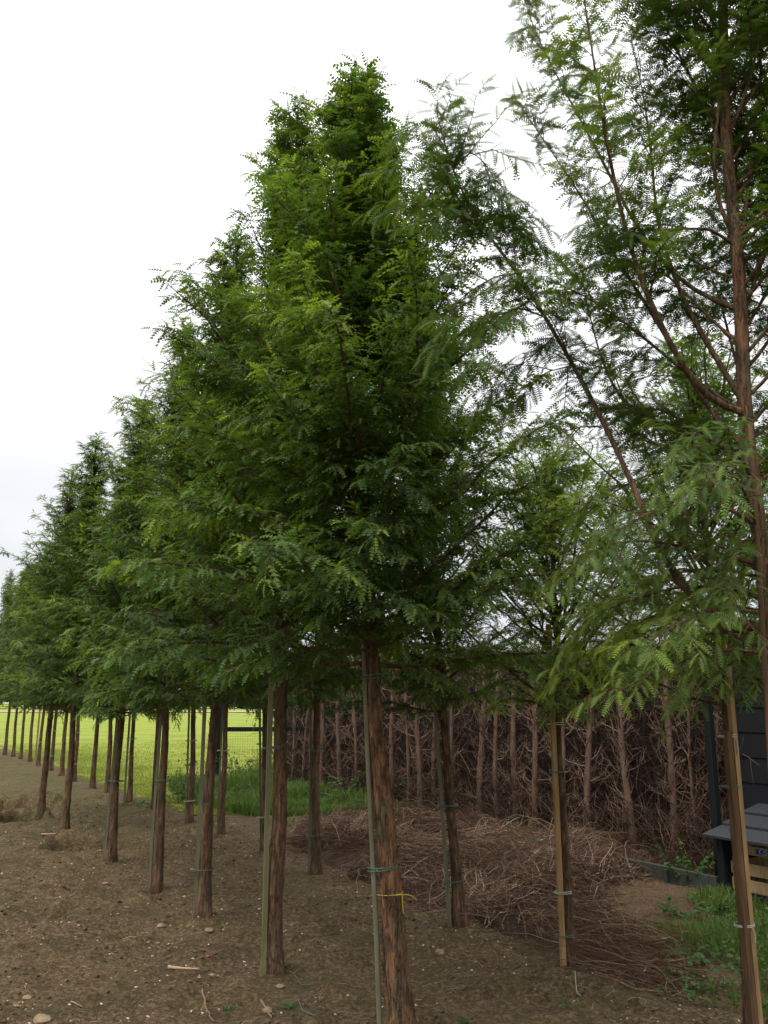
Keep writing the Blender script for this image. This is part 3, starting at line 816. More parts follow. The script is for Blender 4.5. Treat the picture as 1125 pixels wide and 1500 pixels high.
# yellow string round the foreground trunk
sx, sy = ROW1W[0]
s = Soup()
a = np.linspace(0, 2 * np.pi, 26)
zb = gz(sx, sy) + .70
C = np.stack([sx - .062 + .066 * np.cos(a), sy + .066 * np.sin(a), zb + .004 * np.cos(a)], 1)
v, p = tubes(C[None], np.full((1, 26), .0022), 5); s.add(v, p)
for T in ([(.0, -.066, 0), (.05, -.062, .004), (.09, -.05, .0), (.115, -.045, -.025)], [(.045, -.062, .003), (.045, -.07, -.03), (.05, -.07, -.08)]):
    C = smooth_poly(np.array([(sx - .045 + q[0], sy + q[1], zb + q[2]) for q in T]), 8)
    v, p = tubes(C[None], np.full((1, 8), .0022), 4); s.add(v, p)
link('string', s.mesh('string', TIEY), label='yellow string knotted round the foreground trunk, loose ends hanging', category='string')

# ------------------------------------------------------------------ dead conifer hedge
def curly(rng, O, D, L, K=5, curl=.25, sag=0.1):
    N = len(O); t = np.linspace(0, 1, K)[None, :, None]
    side = norm(np.cross(D, rng.normal(0, 1, (N, 3))))
    amp = (L * curl * rng.normal(0, 1, N))[:, None, None]
    C = O[:, None] + norm(D)[:, None] * L[:, None, None] * t + side[:, None] * amp * np.sin(t * np.pi * .9) + side[:, None] * amp * .5 * t ** 2
    C = C + np.array([0, 0, -1.]) * (sag * L[:, None, None] * t ** 2)
    C[:, 1:] += rng.normal(0, .008, (N, K - 1, 3))
    return C
hedge_px = [405, 416, 428, 441, 456, 471, 495, 520, 546, 573, 596, 613, 634, 662, 703, 727, 750, 785, 822, 860, 920, 980, 1012, 1047]
rng = np.random.default_rng(42)
HP = 7.35
def a_from_px(px, P):
    k = (px - 562.5) / F_PX / 1.04
    return (P * DY - k * (-P * DX)) / (k * DY - DX)
for i, px in enumerate(hedge_px):
    P_ = HP + rng.uniform(-.12, .12) + (.25 if px > 1000 else 0)
    a_ = a_from_px(px, P_)
    x, y = RP(a_, P_)
    big = px in (703, 750, 785, 860, 920, 980, 613, 573, 495, 471)
    tz = (2.42 if px < 700 else 2.18 if px < 1000 else 1.75) + rng.uniform(-.1, .15)
    lab_pos = {405: 'first trunk at the far left end of the dead hedge', 1047: 'thin dead hedge trunk between the green post and the black shed',
               1012: 'thin dead hedge trunk just left of the dark green post', 980: 'pale dead hedge trunk leaning slightly, second left of the green post',
               920: 'stout pinkish dead hedge trunk with stubs, right of the brushwood crest', 860: 'dead hedge trunk just right of the thin staked tree',
               785: 'dead hedge trunk left of the thin staked tree, above the pile', 750: 'straight pinkish dead hedge trunk above the middle of the brushwood pile'}
    lab = lab_pos.get(px, 'bare pinkish-brown dead hedge trunk, number %s from the left end of the hedge' % ['one', 'two', 'three', 'four', 'five', 'six', 'seven', 'eight', 'nine', 'ten', 'eleven', 'twelve', 'thirteen', 'fourteen', 'fifteen', 'sixteen', 'seventeen', 'eighteen', 'nineteen', 'twenty', 'twenty-one', 'twenty-two', 'twenty-three', 'twenty-four'][i])
    o = empty('hedge_tree', lab, 'hedge tree', (x, y, gz(x, y)), group='dead conifers of the brown hedge')
    r0 = .046 if big else .032
    if px in (1047, 1012): r0 = .024
    K = 26; z = np.linspace(-.1, tz, K)
    ph = rng.random(3) * 6; lx = rng.normal(0, .035)
    C = np.stack([lx * z + .025 * np.sin(z * 2.2 + ph[0]), .025 * np.sin(z * 1.9 + ph[1]), z], 1)
    R = r0 * (1 - .45 * z / tz) * (1 + .10 * rng.normal(0, 1, K))
    v, p = tubes(C[None], R[None], 9, True)
    link('trunk', make_mesh('trunk', v, p, HBARK, {'tint': np.clip(rng.normal(.5, .15, len(v)), 0, 1)}, True), o)
    # bare side branches with forks
    nb = 58 if big else 36
    zz = rng.uniform(.15, tz - .05, nb); az = rng.random(nb) * 6.283
    O = np.stack([np.interp(zz, z, C[:, 0]), np.interp(zz, z, C[:, 1]), zz], 1)
    el = np.radians(rng.uniform(15, 65, nb))
    D = np.stack([np.cos(az) * np.cos(el), np.sin(az) * np.cos(el), np.sin(el)], 1)
    L = rng.uniform(.10, .48, nb)
    Cb = curly(rng, O, D, L, 6, .14, -.12)
    Rb = np.linspace(1, .35, 6)[None] * rng.uniform(.0045, .0095, nb)[:, None]
    s = Soup(); v, p = tubes(Cb, Rb, 4); s.add(v, p, np.repeat(np.clip(rng.normal(.78, .18, nb), 0, 1), 24))
    kid = np.repeat(np.arange(nb), 4); nk = len(kid)
    j = rng.integers(2, 5, nk)
    O2 = Cb[kid, j]; D2_ = norm(Cb[kid, j + 1] - Cb[kid, j]) + rng.normal(0, .5, (nk, 3)) + [0, 0, .2]
    C2 = curly(rng, O2, norm(D2_), rng.uniform(.06, .24, nk), 4, .18, -.1)
    v, p = tubes(C2, np.linspace(1, .4, 4)[None] * np.full((nk, 1), .0036), 3); s.add(v, p, .75)
    link('bare_branches', s.mesh('bare_branches', HTWIG), o, kind='stuff')

# tangle of dead twigs behind the trunks, with a darkened solid backing
def hedge_top(a): return np.where(a > 6.55, np.interp(a, [7, 12, 18], [2.10, 2.3, 2.45]) + .25 * vnoise(a * 1.3, a * 0 + 3), 1.70)
A0, A1 = 5.95, 18.6
s = Soup()
N = 8800
a_ = A0 + (A1 - A0) * rng.random(N) ** 1.25
pp = HP + .05 + .75 * rng.random(N) ** 1.1
zz = rng.random(N) * (hedge_top(a_) + .1)
x, y = RP(a_, pp)
O = np.stack([x, y, zz], 1)
D = np.stack([rng.normal(0, .5, N), rng.normal(-.15, .5, N), rng.normal(.25, .75, N)], 1)
L = rng.uniform(.15, .55, N)
C = curly(rng, O, norm(D), L, 4, .22, .10)
Rr = np.linspace(1, .4, 4)[None] * rng.uniform(.0020, .0058, N)[:, None]
v, p = tubes(C, Rr, 3); s.add(v, p, np.repeat(np.clip(rng.normal(.27, .25, N), 0, 1), 12))  # mass tinted darker than the front branches, shade put into the colour
# leaning bundles hanging at the foot
N = 4200
a_ = A0 + (A1 - A0) * rng.random(N) ** 1.2; pp = HP - .25 + .4 * rng.random(N); x, y = RP(a_, pp)
O = np.stack([x, y, .02 + .5 * rng.random(N) ** 2], 1)
D = np.stack([rng.normal(0, .5, N), rng.normal(-.1, .4, N), rng.normal(.6, .5, N)], 1)
C = curly(rng, O, norm(D), rng.uniform(.15, .5, N), 5, .25, .2)
v, p = tubes(C, np.linspace(1, .4, 5)[None] * rng.uniform(.0018, .0040, N)[:, None], 3); s.add(v, p, np.repeat(np.clip(rng.normal(.42, .2, N), 0, 1), 15))
hd = link('dead_hedge', s.mesh('dead_hedge', HTWIG), label='tangled brown dead twigs filling the hedge behind its bare trunks', category='hedge', kind='stuff')
# opaque lumpy backing against the bright field, inner shade put into its near-black colour
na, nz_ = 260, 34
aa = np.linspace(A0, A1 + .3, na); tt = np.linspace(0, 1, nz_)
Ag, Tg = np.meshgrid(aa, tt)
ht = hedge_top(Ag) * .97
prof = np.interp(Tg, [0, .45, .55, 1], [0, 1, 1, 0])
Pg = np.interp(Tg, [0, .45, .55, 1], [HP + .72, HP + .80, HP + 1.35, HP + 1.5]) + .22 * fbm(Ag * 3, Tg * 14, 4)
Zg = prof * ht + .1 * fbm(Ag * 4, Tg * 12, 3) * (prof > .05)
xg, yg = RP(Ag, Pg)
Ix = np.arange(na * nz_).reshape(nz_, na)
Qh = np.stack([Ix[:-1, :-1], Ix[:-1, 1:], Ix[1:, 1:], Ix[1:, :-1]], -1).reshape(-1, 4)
hm = M('shade_dark_hedge_backing')
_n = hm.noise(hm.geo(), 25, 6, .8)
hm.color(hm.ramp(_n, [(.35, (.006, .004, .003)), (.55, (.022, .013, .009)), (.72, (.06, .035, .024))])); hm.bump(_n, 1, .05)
link('dark_backing', make_mesh('dark_backing', np.stack([xg, yg, Zg], -1).reshape(-1, 3), [Qh], hm.m), hd)
# green shoots left on the hedge
s = Soup(); N = 3200
a_ = A0 + (A1 - A0) * rng.random(N); pp = HP + .8 + .7 * rng.random(N); x, y = RP(a_, pp)
O = np.stack([x, y, hedge_top(a_) - .15 * rng.random(N)], 1)
v, f = stamp(F_FAR, O, norm(np.stack([rng.normal(0, .6, N), rng.normal(0, .6, N), rng.random(N) + .2], 1)), norm(rng.normal(0, 1, (N, 3)) + [0, 0, 1]), rng.uniform(.08, .18, N))
s.add(v, [f], np.repeat(rng.random(N) * .4, len(F_FAR[0])))
link('green_shoots', s.mesh('green_shoots', LEAF), hd, kind='stuff')

# ------------------------------------------------------------------ brushwood piles
def pile_h(a, p):
    a = np.asarray(a, float); p = np.asarray(p, float)
    edge_lo = np.interp(a, [5.0, 5.7, 6.9, 8.0, 10, 11.6], [4.2, 4.15, 4.2, 4.2, 4.5, 5.1])
    edge_hi = np.interp(a, [5.0, 6.4, 7.0, 8.5, 10, 11.6], [5.0, 6.6, 7.3, 7.4, 7.3, 6.9])
    a_lo = np.interp(p, [4.2, 4.5, 5.5, 6.2, 7.2], [5.0, 5.2, 6.05, 6.5, 6.7])
    u = (p - edge_lo) / np.maximum(edge_hi - edge_lo, .05)
    ins = np.clip(u, 0, 1)
    prof = np.sin(np.pi * ins ** .8) ** .6
    ends = np.clip((a - a_lo) / .7, 0, 1) * np.clip((11.6 - a) / 1.0, 0, 1)
    hgt = .11 + .20 * np.exp(-((a - 7.3) / .6) ** 2 - ((p - 6.4) / .6) ** 2) + .07 * np.exp(-((a - 9.6) / .7) ** 2)
    return np.where((u > 0) & (u < 1), prof * ends ** .6 * hgt * (.45 + 1.25 * vnoise(a * 2.6, p * 2.6)), 0)
na, npp = 240, 110
Ag, Pg = np.meshgrid(np.linspace(4.9, 11.6, na), np.linspace(4.0, 7.4, npp))
Xg, Yg = RP(Ag, Pg)
Zg = ground_z(Xg, Yg) - .02 + pile_h(Ag, Pg) * .85 + .05 * fbm(Ag * 12, Pg * 12, 3) * (pile_h(Ag, Pg) > .04) - .03 * (pile_h(Ag, Pg) < .02)
Ix = np.arange(na * npp).reshape(npp, na)
Qp = np.stack([Ix[:-1, :-1], Ix[:-1, 1:], Ix[1:, 1:], Ix[1:, :-1]], -1).reshape(-1, 4)
pm = M('packed_needles_shade_dark')
_n = pm.noise(pm.geo((1, 1, 1)), 55, 6, .8)
pm.color(pm.ramp(_n, [(.3, (.014, .008, .005)), (.5, (.070, .039, .025)), (.7, (.16, .095, .060))])); pm.bump(_n, 1, .03)  # heap body coloured dark so the gaps between twigs look shaded
pile = link('brushwood_pile', make_mesh('brushwood_pile', np.stack([Xg, Yg, Zg], -1).reshape(-1, 3), [Qp], pm.m, smooth=True), kind='stuff',
            label='long heap of cut dead brown conifer twigs lying before the hedge', category='brushwood')
def bundles(nb, per, sampler, rng, Lr=(.3, .75), rad=(.0016, .0050)):
    s = Soup()
    a, p, dirs, h = sampler(nb)
    b = np.repeat(np.arange(nb), per); n = len(b)
    spread = rng.normal(0, .075, (n, 2))
    aa = a[b] + spread[:, 0]; pp = p[b] + spread[:, 1]
    x, y = RP(aa, pp)
    z = ground_z(x, y) + h(aa, pp) * rng.uniform(.75, 1.15, n) + .01
    ang = dirs[b] + rng.normal(0, .30, n)
    D = np.stack([np.cos(ang), np.sin(ang), rng.normal(.05, .30, n)], 1)
    L = rng.uniform(*Lr, n)
    O = np.stack([x, y, z], 1) - norm(D) * (L * .5)[:, None]
    C = curly(rng, O, norm(D), L, 6, .24, 0)
    # let twigs follow the heap
    A_, P_ = to_ap(C[..., 0], C[..., 1])
    fl = ground_z(C[..., 0], C[..., 1]) + h(A_, P_)
    C[..., 2] = np.maximum(fl + .004, 0.7 * C[..., 2] + .3 * (fl + .03 + (z - fl[:, 2])[:, None] * .5))
    v, pq = tubes(C, np.linspace(1, .35, 6)[None] * rng.uniform(rad[0], rad[1], n)[:, None], 3)
    s.add(v, pq, np.repeat(np.clip(rng.normal(.42, .2, nb)[b] + rng.normal(0, .25, n), 0, 1), 18))
    return s, C
r2 = np.random.default_rng(8)
def smp(nb):
    a = r2.uniform(5.0, 11.4, nb * 3); p = r2.uniform(4.2, 7.3, nb * 3)
    k = pile_h(a, p) > .03; a, p = a[k][:nb], p[k][:nb]
    if len(a) < nb: q = r2.integers(0, len(a), nb - len(a)); a = np.append(a, a[q] + .1); p = np.append(p, p[q])
    dirs = 2.6 + 1.5 * (vnoise(a * 1.1, p * 1.1) - .5) * 3 + r2.normal(0, .35, nb)
    return a, p, dirs, pile_h
sA, CA = bundles(380, 20, smp, r2)
link('loose_twigs', sA.mesh('loose_twigs', TWIG), pile, kind='stuff')
# side feathers, short dead sprays on the long twigs
n = 5500; q = r2.integers(0, len(CA), n); j = r2.integers(1, 5, n)
O = CA[q, j]; D = norm(CA[q, j + 1] - CA[q, j]) + r2.normal(0, .6, (n, 3)) + [0, 0, .12]
C = curly(r2, O, norm(D), r2.uniform(.05, .20, n), 4, .25, .1)
s = Soup(); v, p = tubes(C, np.linspace(1, .4, 4)[None] * r2.uniform(.0010, .0024, n)[:, None], 3); s.add(v, p, np.repeat(np.clip(r2.normal(.5, .22, n), 0, 1), 12))
link('dead_sprays', s.mesh('dead_sprays', TWIG), pile, kind='stuff')
# second, flatter heap beside the weeds
def h2(a, p): return .10 * np.exp(-((a - 4.85) / .45) ** 2 - ((p - 4.5) / .3) ** 2)
def smp2(nb):
    a = r2.normal(4.85, .30, nb); p = 4.5 + (a - 4.85) * .5 + r2.normal(0, .17, nb)
    return a, p, np.full(nb, 2.45) + r2.normal(0, .3, nb), h2
sB, CB_ = bundles(46, 30, smp2, r2, (.25, .65), (.0013, .0032))
link('brushwood_pile', sB.mesh('brushwood_pile', TWIG), kind='stuff', label='small flat heap of dead brown twigs beside the weeds, right of the thin staked tree', category='brushwood')
# long pale sticks on and round the heap
def stick(name, pts, r, mat, label, z=None, lift=.012, tint=.9, fork=None):
    P = []
    for i, q in enumerate(pts):
        x, y = GP(*q[:2]); zz = gz(x, y) + float(pile_h(*to_ap(x, y))) * .9 + lift + (q[2] if len(q) > 2 else 0)
        P.append((x, y, zz))
    C = smooth_poly(np.array(P), 12); s = Soup()
    C[:, :2] += rs.normal(0, .003, (12, 2))
    v, p = tubes(C[None], (np.linspace(1, .55, 12) * r * (1 + .12 * rs.normal(0, 1, 12)))[None], 7, True); s.add(v, p, tint)
    if fork is not None:
        A = C[fork]; B_ = C[min(11, fork + 2)]
        D = (B_ - A); D = np.array([D[0] * .5 - D[1] * .6, D[1] * .5 + D[0] * .6, abs(D[2]) + .03])
        Cf = np.stack([A, A + D * .6, A + D * 1.2]); v, p = tubes(Cf[None], np.array([[r * .6, r * .5, r * .3]]), 5); s.add(v, p, tint)
    return link(name, s.mesh(name, mat, True), label=label, category='stick')
stick('stick', [(588, 1293), (620, 1283, .04), (655, 1272, .10)], .0048, TWIG, 'straight pale peeled stick lying across the heap right of the foreground trunk', tint=1.0)
stick('stick', [(843, 1337), (880, 1331, .03), (915, 1345, .0)], .0050, TWIG, 'curved pinkish stick sticking out right of the tan square stake')
stick('stick', [(247, 1411), (290, 1415)], .0110, TWIG, 'short thick pale stick on the bare soil between second and third trunks', tint=.95)
stick('stick', [(296, 1450), (302, 1475), (312, 1499)], .0060, TWIG, 'thin bent root-like stick on the soil near the bottom edge', tint=.6)
stick('stick', [(383, 1462), (388, 1480), (398, 1500)], .0065, TWIG, 'wavy grey stick at the bottom edge left of the foreground trunk', tint=.6)
stick('stick', [(212, 1437), (228, 1443)], .0045, TWIG, 'small dark twig on the soil at the lower left', tint=.35)
stick('stick', [(60, 1225), (82, 1224)], .0120, TWIG, 'flat pale wood splinter on the soil left of the hole', tint=1.0)
stick('stick', [(865, 1195, .0), (878, 1212, .02), (888, 1226, .0)], .0075, TWIG, 'forked pale branch poking up on top of the brushwood crest', tint=.85, fork=4, lift=.10)
stick('stick', [(890, 1243, .05), (950, 1248, .06), (1015, 1278, .0)], .0060, TWIG, 'long arching twig trailing from the pile towards the shed', tint=.6)
stick('stick', [(976, 1385), (984, 1405), (990, 1432)], .0050, TWIG, 'thin forked dry stem standing among the weeds by the small heap', tint=.8, fork=5)
stick('stick', [(104, 1462), (122, 1465)], .0040, TWIG, 'tiny grey twig near the lower left corner stone', tint=.8)
stick('stick', [(120, 1368), (185, 1369)], .0035, TWIG, 'thin dark rootlet along the soil left of the third trunk', tint=.2)
for i, pts in enumerate([[(843, 1442), (845, 1460), (852, 1480)], [(430, 1427), (442, 1437), (458, 1443)], [(437, 1470), (443, 1484), (462, 1487)]]):
    P = []
    for q in pts:
        x, y = GP(*q); P.append((x, y, gz(x, y) + .012))
    C = smooth_poly(np.array(P), 12); v, p = tubes(C[None], np.full((1, 12), .0026), 4)
    link('tie_scrap', make_mesh('tie_scrap', v, p, TIEW if i == 0 else TIEG), category='tie',
         label=['loose pale tie lying below the tan square stake', 'loose green tie curled on the soil right of the second trunk', 'hooked green tie scrap on the soil near the bottom edge'][i])

# ------------------------------------------------------------------ edging boards
bm_ = wood_mat('old_grey_green_board', (.035, .040, .036), (.085, .095, .085), (.05, .07, .03), .5)
def board(a0, a1, p, h, lab):
    o = empty('edging_board', lab, 'edging', (*RP(a0, p), 0), (0, 0, math.atan2(DY, DX)), 'boards edging the bed below the hedge')
    L = a1 - a0
    link('board', bevel_box('board', 0, L, -.02, .02, -.08, h, bm_), o)
    for k in range(2):
        link('peg', bevel_box('peg', L * (.15 + .7 * k), L * (.15 + .7 * k) + .04, .0205, .055, -.1, h - .02, bm_), o)
board(12.6, 15.9, 6.72, .17, 'long dark edging board left of the brushwood pile, below the hedge')
board(9.4, 12.57, 6.72, .15, 'edging board mostly buried by the middle of the brushwood pile')
board(5.78, 9.37, 6.64, .15, 'dark edging board between the brushwood crest and the green post')
for i, (a, l) in enumerate([((402, 1145), .75), ((404, 1152), .6)]):
    x, y = GP(*a)
    link('offcut', bevel_box('offcut', -l / 2, l / 2, -.04, .04, 0, .035, STAKE_TAN), loc=(x + .35, y - .2 * i, gz(x, y) + .02), rot=(0, .02, -.25 - .1 * i), category='plank',
         label=['pale board offcut on the ground at the foot of the hedge, the farther of two', 'pale board offcut at the foot of the hedge, the nearer of two'][i])

# ------------------------------------------------------------------ shed, lean-to, crates, posts
ROT = math.atan2(-DY, -DX)             # local +x runs towards the viewer along the rows
def LP(a, p): return RP(a, p)
shed = empty('garden_shed', 'black weatherboarded shed wall at the right edge behind the low store', 'shed', (*LP(6.05, 7.32), 0), (0, 0, ROT))
# local x = -along (0 at a 6.05), local y = ... pointing away from rows? check below
yy = 1 if (RP(0, 1)[0] * -math.sin(ROT) + RP(0, 1)[1] * math.cos(ROT)) > 0 else -1
def bx(x0, x1, d0, d1): return (x0, x1, min(yy * d0, yy * d1), max(yy * d0, yy * d1))
link('wall_frame', make_mesh('wall_frame', *box_arr(*bx(.03, 3.4, .06, 2.2), -.05, 2.2), BLACKW), shed)
bdm = None
for k in range(10):
    z0 = -.02 + k * .232
    x0, x1, y0, y1 = bx(0.0, 3.43, .012, .055)
    V, Fq = box_arr(x0, x1, y0, y1, z0, z0 + .229)
    # feather-edged: the lower edge stands proud
    for v in V:
        if abs(v[2] - z0) < 1e-6 and abs(v[1] - yy * .012) < 1e-6: v[1] -= yy * .010
    link('board', make_mesh('board', V, Fq, BLACKW), shed)
link('corner_trim', bevel_box('corner_trim', *bx(-.055, -.003, -.02, .05), -.05, 2.25, BLACKW), shed)
link('roof', bevel_box('roof', *bx(-.05, 3.6, -.16, 2.4), 2.32, 2.40, ROOFW), shed)
link('fascia', bevel_box('fascia', *bx(-.02, 3.5, -.045, -.02), 2.20, 2.32, BLACKW), shed)

st = empty('wood_store', 'low black slatted lean-to store with crates inside, right edge', 'store', (*LP(5.69, 6.62), 0), (0, 0, ROT))
L_ = 2.0
zf, zb_ = .50, .74                     # front and back height of its roof
def slat(x0, x1, d0, d1, name='roof_board', t=.02):
    za = zf + (zb_ - zf) * (d0 + .12) / .80; zb2 = zf + (zb_ - zf) * (d1 + .12) / .80
    za += .016
    V = np.array([(x0, yy * d0, za), (x1, yy * d0, za), (x1, yy * d1, zb2), (x0, yy * d1, zb2), (x0, yy * d0, za - t), (x1, yy * d0, za - t), (x1, yy * d1, zb2 - t), (x0, yy * d1, zb2 - t)])
    F = [np.array([(0, 1, 2, 3), (7, 6, 5, 4), (0, 4, 5, 1), (1, 5, 6, 2), (2, 6, 7, 3), (3, 7, 4, 0)])]
    link(name, make_mesh(name, V, F, ROOFW), st)
slat(-.10, L_, -.12, .13); slat(-.10, L_, .145, .40); slat(-.10, L_, .415, .66)
link('side_panel', make_mesh('side_panel', np.array([(0, yy * 0, .0), (0, yy * .62, .0), (0, yy * .62, .68), (0, 0, .485), (.025, yy * 0, .0), (.025, yy * .62, .0), (.025, yy * .62, .68), (.025, 0, .485)]),
     [np.array([(0, 1, 2, 3), (7, 6, 5, 4), (0, 4, 5, 1), (1, 5, 6, 2), (2, 6, 7, 3), (3, 7, 4, 0)])], BLACKW), st)
link('back_panel', bevel_box('back_panel', *bx(.027, L_, .60, .63), 0, .68, BLACKW), st)
link('base_board', bevel_box('base_board', *bx(.027, L_, .0, .59), -.03, .055, BLACKW), st)
link('front_post', bevel_box('front_post', *bx(-.02, .045, -.045, -.002), -.05, .475, BLACKW), st)
def crate(a, p, z, L, W, Hh, lab, nsl=2, rot=0., label_patch=False):
    x, y = LP(a, p)
    o = empty('wooden_crate', lab, 'crate', (x, y, z), (0, 0, ROT + rot), 'wooden crates in the low store')
    sh = Hh / nsl * .74
    for k in range(nsl):
        z0 = .012 + k * Hh / nsl
        for d in (0, W - .009):
            link('slat', bevel_box('slat', *bx(0, L, d, d + .009), z0, z0 + sh, CRATE, .0015), o)
        for x0 in (-.010, L + .001):
            link('slat', bevel_box('slat', *bx(x0, x0 + .009, 0.002, W - .002), z0, z0 + sh, CRATE, .0015), o)
    for x0 in (.001, L - .031):
        for d in (.010, W - .040):
            link('corner_post', bevel_box('corner_post', *bx(x0, x0 + .03, d, d + .03), 0.0, Hh + .012, CRATE, .002), o)
    link('base', bevel_box('base', *bx(.001, L - .001, .0105, W - .0105), .0, .010, CRATE, .001), o)
    if label_patch:
        link('label', bevel_box('label', *bx(.13, .30, -.003, -.0005), .02, .065, BLUE, .0004), o)
    return o
crate(5.63, 6.66, .062, .60, .38, .265, 'pale slatted wooden crate at the front of the low store')
crate(5.61, 6.80, .347, .42, .28, .085, 'shallow crate with a blue label stacked on the slatted crate', 1, 0., True)

def steel_post(a, p, h, w, lab):
    x, y = LP(a, p)
    o = empty('steel_post', lab, 'post', (x, y, gz(x, y)), (0, 0, ROT), 'dark green steel fence posts')
    link('shaft', bevel_box('shaft', -w / 2, w / 2, -w / 2, w / 2, -.2, h, POSTG, .006), o)
    link('cap', bevel_box('cap', -w / 2 - .004, w / 2 + .004, -w / 2 - .004, w / 2 + .004, h + .001, h + .018, POSTG, .004), o)
steel_post(5.90, 6.82, 1.82, .07, 'dark green steel post standing between the hedge end and the black shed')
# gate behind the trees, at the hedge's left end
gx0, gy0 = GP(318, 1152)
gate = empty('metal_gate', 'dark green metal gate with wire mesh between the trunks at the hedge end', 'gate', (gx0, gy0, gz(gx0, gy0)), (0, 0, .05))
link('gate_post', bevel_box('gate_post', -.05, .05, -.05, .05, -.2, 2.15, POSTG, .008), gate)
link('top_rail', bevel_box('top_rail', .052, 2.8, -.03, .03, 1.08, 1.17, POSTG, .006), gate)
link('bottom_rail', bevel_box('bottom_rail', .052, 2.8, -.03, .03, .10, .16, POSTG, .006), gate)
s = Soup()
for k in range(54):
    xx = .08 + k * .05; v, p = tubes(np.array([[(xx, 0, .16), (xx, 0, 1.08)]]), np.full((1, 2), .0010), 4); s.add(v, p)
for k in range(18):
    zz = .18 + k * .05; v, p = tubes(np.array([[(.052, 0, zz), (2.8, 0, zz)]]), np.full((1, 2), .0010), 4); s.add(v, p)
link('wire_mesh', s.mesh('wire_mesh', POSTG), gate, kind='stuff')
# far fence and wood at the end of the meadow
fz = empty('far_fence', 'thin dark post and rail fence along the far side of the meadow', 'fence', (0, 175, 0))
me_p = bevel_box('fence_post', -.06, .06, -.06, .06, 0, 1.3, POSTG, .01)
for k in range(60): link('fence_post', me_p, fz, (-125 + k * 3.1, 0, 0))
for z in (.5, .85, 1.18): link('rail', bevel_box('rail', -125, 60, -.09, -.062, z, z + .09, POSTG, .01), fz)
r3 = np.random.default_rng(4)
n = 24000; s = Soup()
cx = r3.uniform(-210, 140, 90); hh = r3.uniform(5, 11, 90)
q = r3.integers(0, 90, n); u = r3.normal(0, 1, (n, 3)); u = norm(u) * r3.random((n, 1)) ** .33
O = np.stack([cx[q] + u[:, 0] * hh[q] * .6, 232 + u[:, 1] * 6, hh[q] * .5 + u[:, 2] * hh[q] * .5], 1)
Dd = norm(r3.normal(0, 1, (n, 3))); Nn = norm(r3.normal(0, 1, (n, 3)))
tri = (np.array([(0, -.5, 0), (1, 0, .1), (0, .5, 0)]), np.array([(0, 1, 2)]))
v, f = stamp(tri, O, Dd, Nn, r3.uniform(.7, 1.6, n)); s.add(v, [f], np.repeat(r3.random(n) * .5, 3))
link('far_trees', s.mesh('far_trees', LEAF), kind='stuff', label='dark line of distant trees beyond the meadow', category='trees')

# ------------------------------------------------------------------ grass, weeds
def blades(n, sampler, rng, h=(.05, .16), w=.004, lean_=.5):
    x, y, hs = sampler(n); n = len(x)
    z = ground_z(x, y)
    H_ = rng.uniform(*h, n) * hs; az = rng.random(n) * 6.283; ln = rng.uniform(.1, lean_, n) * H_
    W = w * rng.uniform(.6, 1.4, n) * (1 + .0 * x)
    c, s_ = np.cos(az), np.sin(az)
    base = np.stack([x, y, z - .005], 1); side = np.stack([-s_, c, 0 * c], 1) * W[:, None]; fw = np.stack([c, s_, 0 * c], 1)
    mid = base + fw * (ln * .35)[:, None] + np.array([0, 0, 1.]) * (H_ * .62)[:, None]
    tip = base + fw * ln[:, None] + np.array([0, 0, 1.]) * H_[:, None]
    V = np.stack([base - side, base + side, mid + side * .7, mid - side * .7, tip], 1).reshape(-1, 3)
    k = np.arange(n)[:, None] * 5
    q = k + np.array([[0, 1, 2, 3]]); t = k + np.array([[3, 2, 4]])
    tint = np.repeat(np.clip(rng.normal(.5, .22, n), 0, 1), 5)
    return V, [q, t], tint
rg = np.random.default_rng(3)
def sm_right(n):
    a = rg.uniform(1.6, 5.9, n * 3); p = rg.uniform(4.1, 6.6, n * 3)
    lo = np.interp(a, [1.6, 3.0, 3.8, 4.2, 4.7, 5.1, 5.6, 5.9], [4.1, 4.15, 4.2, 4.4, 4.95, 5.35, 6.0, 6.3])
    dens = np.clip((p - lo) / .5, 0, 1) * np.clip(fbm(a * 1.6, p * 1.6, 3) * 3.0 + .50, .0, 1)
    k = rg.random(n * 3) < dens; a, p = a[k][:n], p[k][:n]; x, y = RP(a, p)
    return x, y, .45 + 1.1 * np.clip(vnoise(a * 2.2, p * 2.2), 0, 1)
s = Soup(); v, p, t = blades(28000, sm_right, rg, (.04, .15), .0030, 1.1); s.add(v, p, t)
# tuft in front of the bare patch
def sm_tuft(n):
    cx, cy = GP(985, 1375); x = rg.normal(cx, .17, n); y = rg.normal(cy, .13, n); return x, y, np.full(n, .8)
v, p, t = blades(2200, sm_tuft, rg, (.05, .15), .0028); s.add(v, p, t * .8 + .2)
link('weeds_and_grass', s.mesh('weeds_and_grass', GRASS), kind='stuff', label='fresh green grass growing in front of the low store at the lower right', category='grass')
def sm_verge(n):
    a = rg.uniform(12.0, 17.6, n * 3); p = rg.uniform(4.25, 7.1, n * 3)
    lo = np.interp(a, [12, 12.8, 13.6, 15, 17.6], [6.2, 5.0, 4.75, 4.75, 5.1])
    k = rg.random(n * 3) < np.clip((p - lo) / .3, 0, 1); a, p = a[k][:n], p[k][:n]; x, y = RP(a, p)
    return x, y, .55 + .9 * vnoise(a * 1.6, p * 1.6) + .8 * np.clip((a - 14.5) / 2.5, 0, 1) * vnoise(a * 3, p * 3)
s = Soup(); v, p, t = blades(24000, sm_verge, rg, (.06, .27), .0065, 1.2); s.add(v, p, t)
link('verge', s.mesh('verge', GRASS), kind='stuff', label='lush dark green grass verge between the tree rows and the gate', category='grass')
